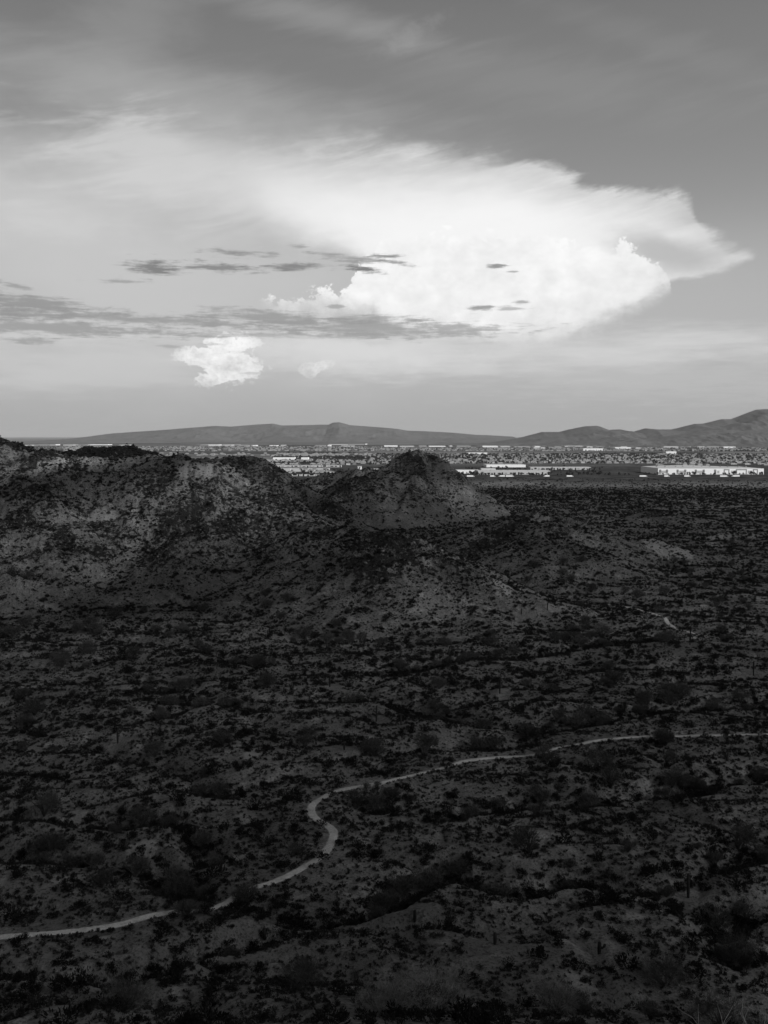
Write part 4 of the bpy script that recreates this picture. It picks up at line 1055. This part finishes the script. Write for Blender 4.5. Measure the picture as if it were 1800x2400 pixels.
def vis_far(x, y):
    e = (5-CAMZ)/np.hypot(x, y); i = np.clip(np.searchsorted(HA, np.arctan2(x, y)), 0, len(HA)-1); px, _ = pixel(x, y, 0)
    return (e > HE[i, -1]) & (px > 0) & (px < 1800)
vf = vis_far(HP[:, 0], HP[:, 1]); ind = np.nonzero(vf)[0][:300]; used = set()
for q in ind:
    k = int(vh[q]); o = hp[k] if k not in used else copy_tree(hp[k]); used.add(k)
    o.location = (HP[q, 0], HP[q, 1], 0); o.rotation_euler = (0, 0, rzH[q])
    px, _ = pixel(HP[q, 0], HP[q, 1], 0)
    s = 'left of the cone shaped hill' if px < 960 else 'right of the cone shaped hill' if px < 1400 else 'behind the long white warehouse'
    tag(o, 'small pale house in the nearest rows of the town %s' % s, 'house', 'nearest houses of the town %s' % s)
rest = np.ones(len(HP), bool); rest[ind] = False; Hr = HP[rest]; rr = rzH[rest]; vr = vh[rest]
def merge_far(name, protos, P, rz, vid, scl, label, cat, z0=0):
    """one mesh holding the far repeats nobody could count"""
    Vs = []; Is = []; Cs = []; Ms_ = []; mats = []; off = 0
    for k, (V, Fi, ct, mi, ms_) in enumerate(protos):
        mo = len(mats); mats += ms_; V = np.array(V); Fi = np.array(Fi); ct = np.array(ct); mi = np.array(mi)+mo
        s = np.nonzero(vid == k)[0]
        c, sn = np.cos(rz[s])[:, None], np.sin(rz[s])[:, None]; sc_ = scl[s][:, None]
        x = (V[None, :, 0]*c - V[None, :, 1]*sn)*sc_ + P[s, 0][:, None]; y = (V[None, :, 0]*sn + V[None, :, 1]*c)*sc_ + P[s, 1][:, None]; zz = V[None, :, 2]*sc_ + z0
        Vs.append(np.stack([x, y, zz], -1).reshape(-1, 3)); Is.append((Fi[None, :] + (np.arange(len(s))*len(V))[:, None] + off).ravel()); off += len(s)*len(V)
        Cs.append(np.tile(ct, len(s))); Ms_.append(np.tile(mi, len(s)))
    o = mesh_np(name, np.concatenate(Vs), np.concatenate(Is), np.concatenate(Cs), mats, mat_idx=np.concatenate(Ms_)); return tag(o, label, cat, kind='stuff')
merge_far('distant_houses', [joined(r_, 'h') for r_ in hp], Hr, rr, vr, np.ones(len(Hr)), 'hazy sprawl of tiny pale houses covering the far plain', 'houses')
# town trees
def town_tree(seed):
    root = empty('broadleaf_tree', (0, 0, 0)); MB().tube([(0, 0, -.5), (0, 0, 3.2)], [.3, .18], 5).build('trunk', M['bark'], root)
    shrub_mesh('crown', M['treeleaf'], seed, 130, 3.6, 6.5, 1.5, 1.0, .3, 7, root, .28, .5); return root
tt_ = [town_tree(140+k) for k in range(3)]
TP = town(880, 1800, 3100, 4700, 1300, 31) + town(870, 1120, 3300, 4700, 300, 31) + town(640, 900, 3000, 3500, 150, 31) + town(640, 880, 3800, 4050, 420, 20) + town(680, 830, 4950, 5050, 60, 20)
TP += town(880, 1800, 3100, 4700, 1000, 31) + town(1000, 1500, 2190, 2215, 60, 9) + town(660, 860, 2190, 2210, 30, 9)
TP += town(880, 1800, 5600, 7300, 600, 60) + town(60, 900, 5600, 8300, 900, 60) + town(560, 900, 2240, 2500, 110, 17) + town(1080, 1420, 2185, 2700, 150, 17) + town(1500, 1800, 2222, 2236, 36, 7) + town(1610, 1800, 5500, 5700, 90, 30) + town(1330, 1400, 4700, 4760, 24, 9)
TP = np.array(TP, float) + rng.normal(0, 5, (len(TP), 2)); TP = TP[np.argsort(TP[:, 1])]
sT = rng.lognormal(0, .25, len(TP)).clip(.6, 1.6)*.85*(1+.25*(TP[:, 1] > 3500)); rT = rng.uniform(0, 6.28, len(TP)); vT = rng.integers(0, 3, len(TP))
vf = vis_far(TP[:, 0], TP[:, 1]); ind = np.nonzero(vf)[0]; ind = ind[np.argsort(-(sT[ind]/TP[ind, 1]))][:300]; used = set()
for q in ind:
    k = int(vT[q]); o = tt_[k] if k not in used else copy_tree(tt_[k]); used.add(k)
    o.location = (TP[q, 0], TP[q, 1], 0); o.rotation_euler = (0, 0, rT[q]); o.scale = (sT[q],)*3
    px, _ = pixel(TP[q, 0], TP[q, 1], 0)
    s = 'left of the cone shaped hill' if px < 960 else 'by the middle warehouses' if px < 1450 else 'by the long white warehouse'
    tag(o, 'dark round tree at the near edge of the town %s' % s, 'tree', 'near town trees %s' % s)
rest = np.ones(len(TP), bool); rest[ind] = False
merge_far('distant_trees', [joined(r_, 't') for r_ in tt_], TP[rest], rT[rest], vT[rest], sT[rest], 'dark tree dots and rows between the distant houses', 'trees')

# ------------------------------------------------------------------ haze
hz = bpy.data.materials.new('haze_air'); hz.use_nodes = True; n_ = hz.node_tree.nodes; n_.remove(n_['Principled BSDF'])
pvn = n_.new('ShaderNodeVolumePrincipled'); pvn.inputs['Color'].default_value = (.85, .85, .85, 1); pvn.inputs['Density'].default_value = 1.9e-5; pvn.inputs['Anisotropy'].default_value = 0.0
hz.node_tree.links.new(pvn.outputs[0], n_['Material Output'].inputs['Volume'])
hb = MB().box(-100000, 100000, -100000, 100000, -4, 560).build('haze', hz); tag(hb, 'thin pale haze lying over the far plain and mountains', 'haze', kind='stuff')
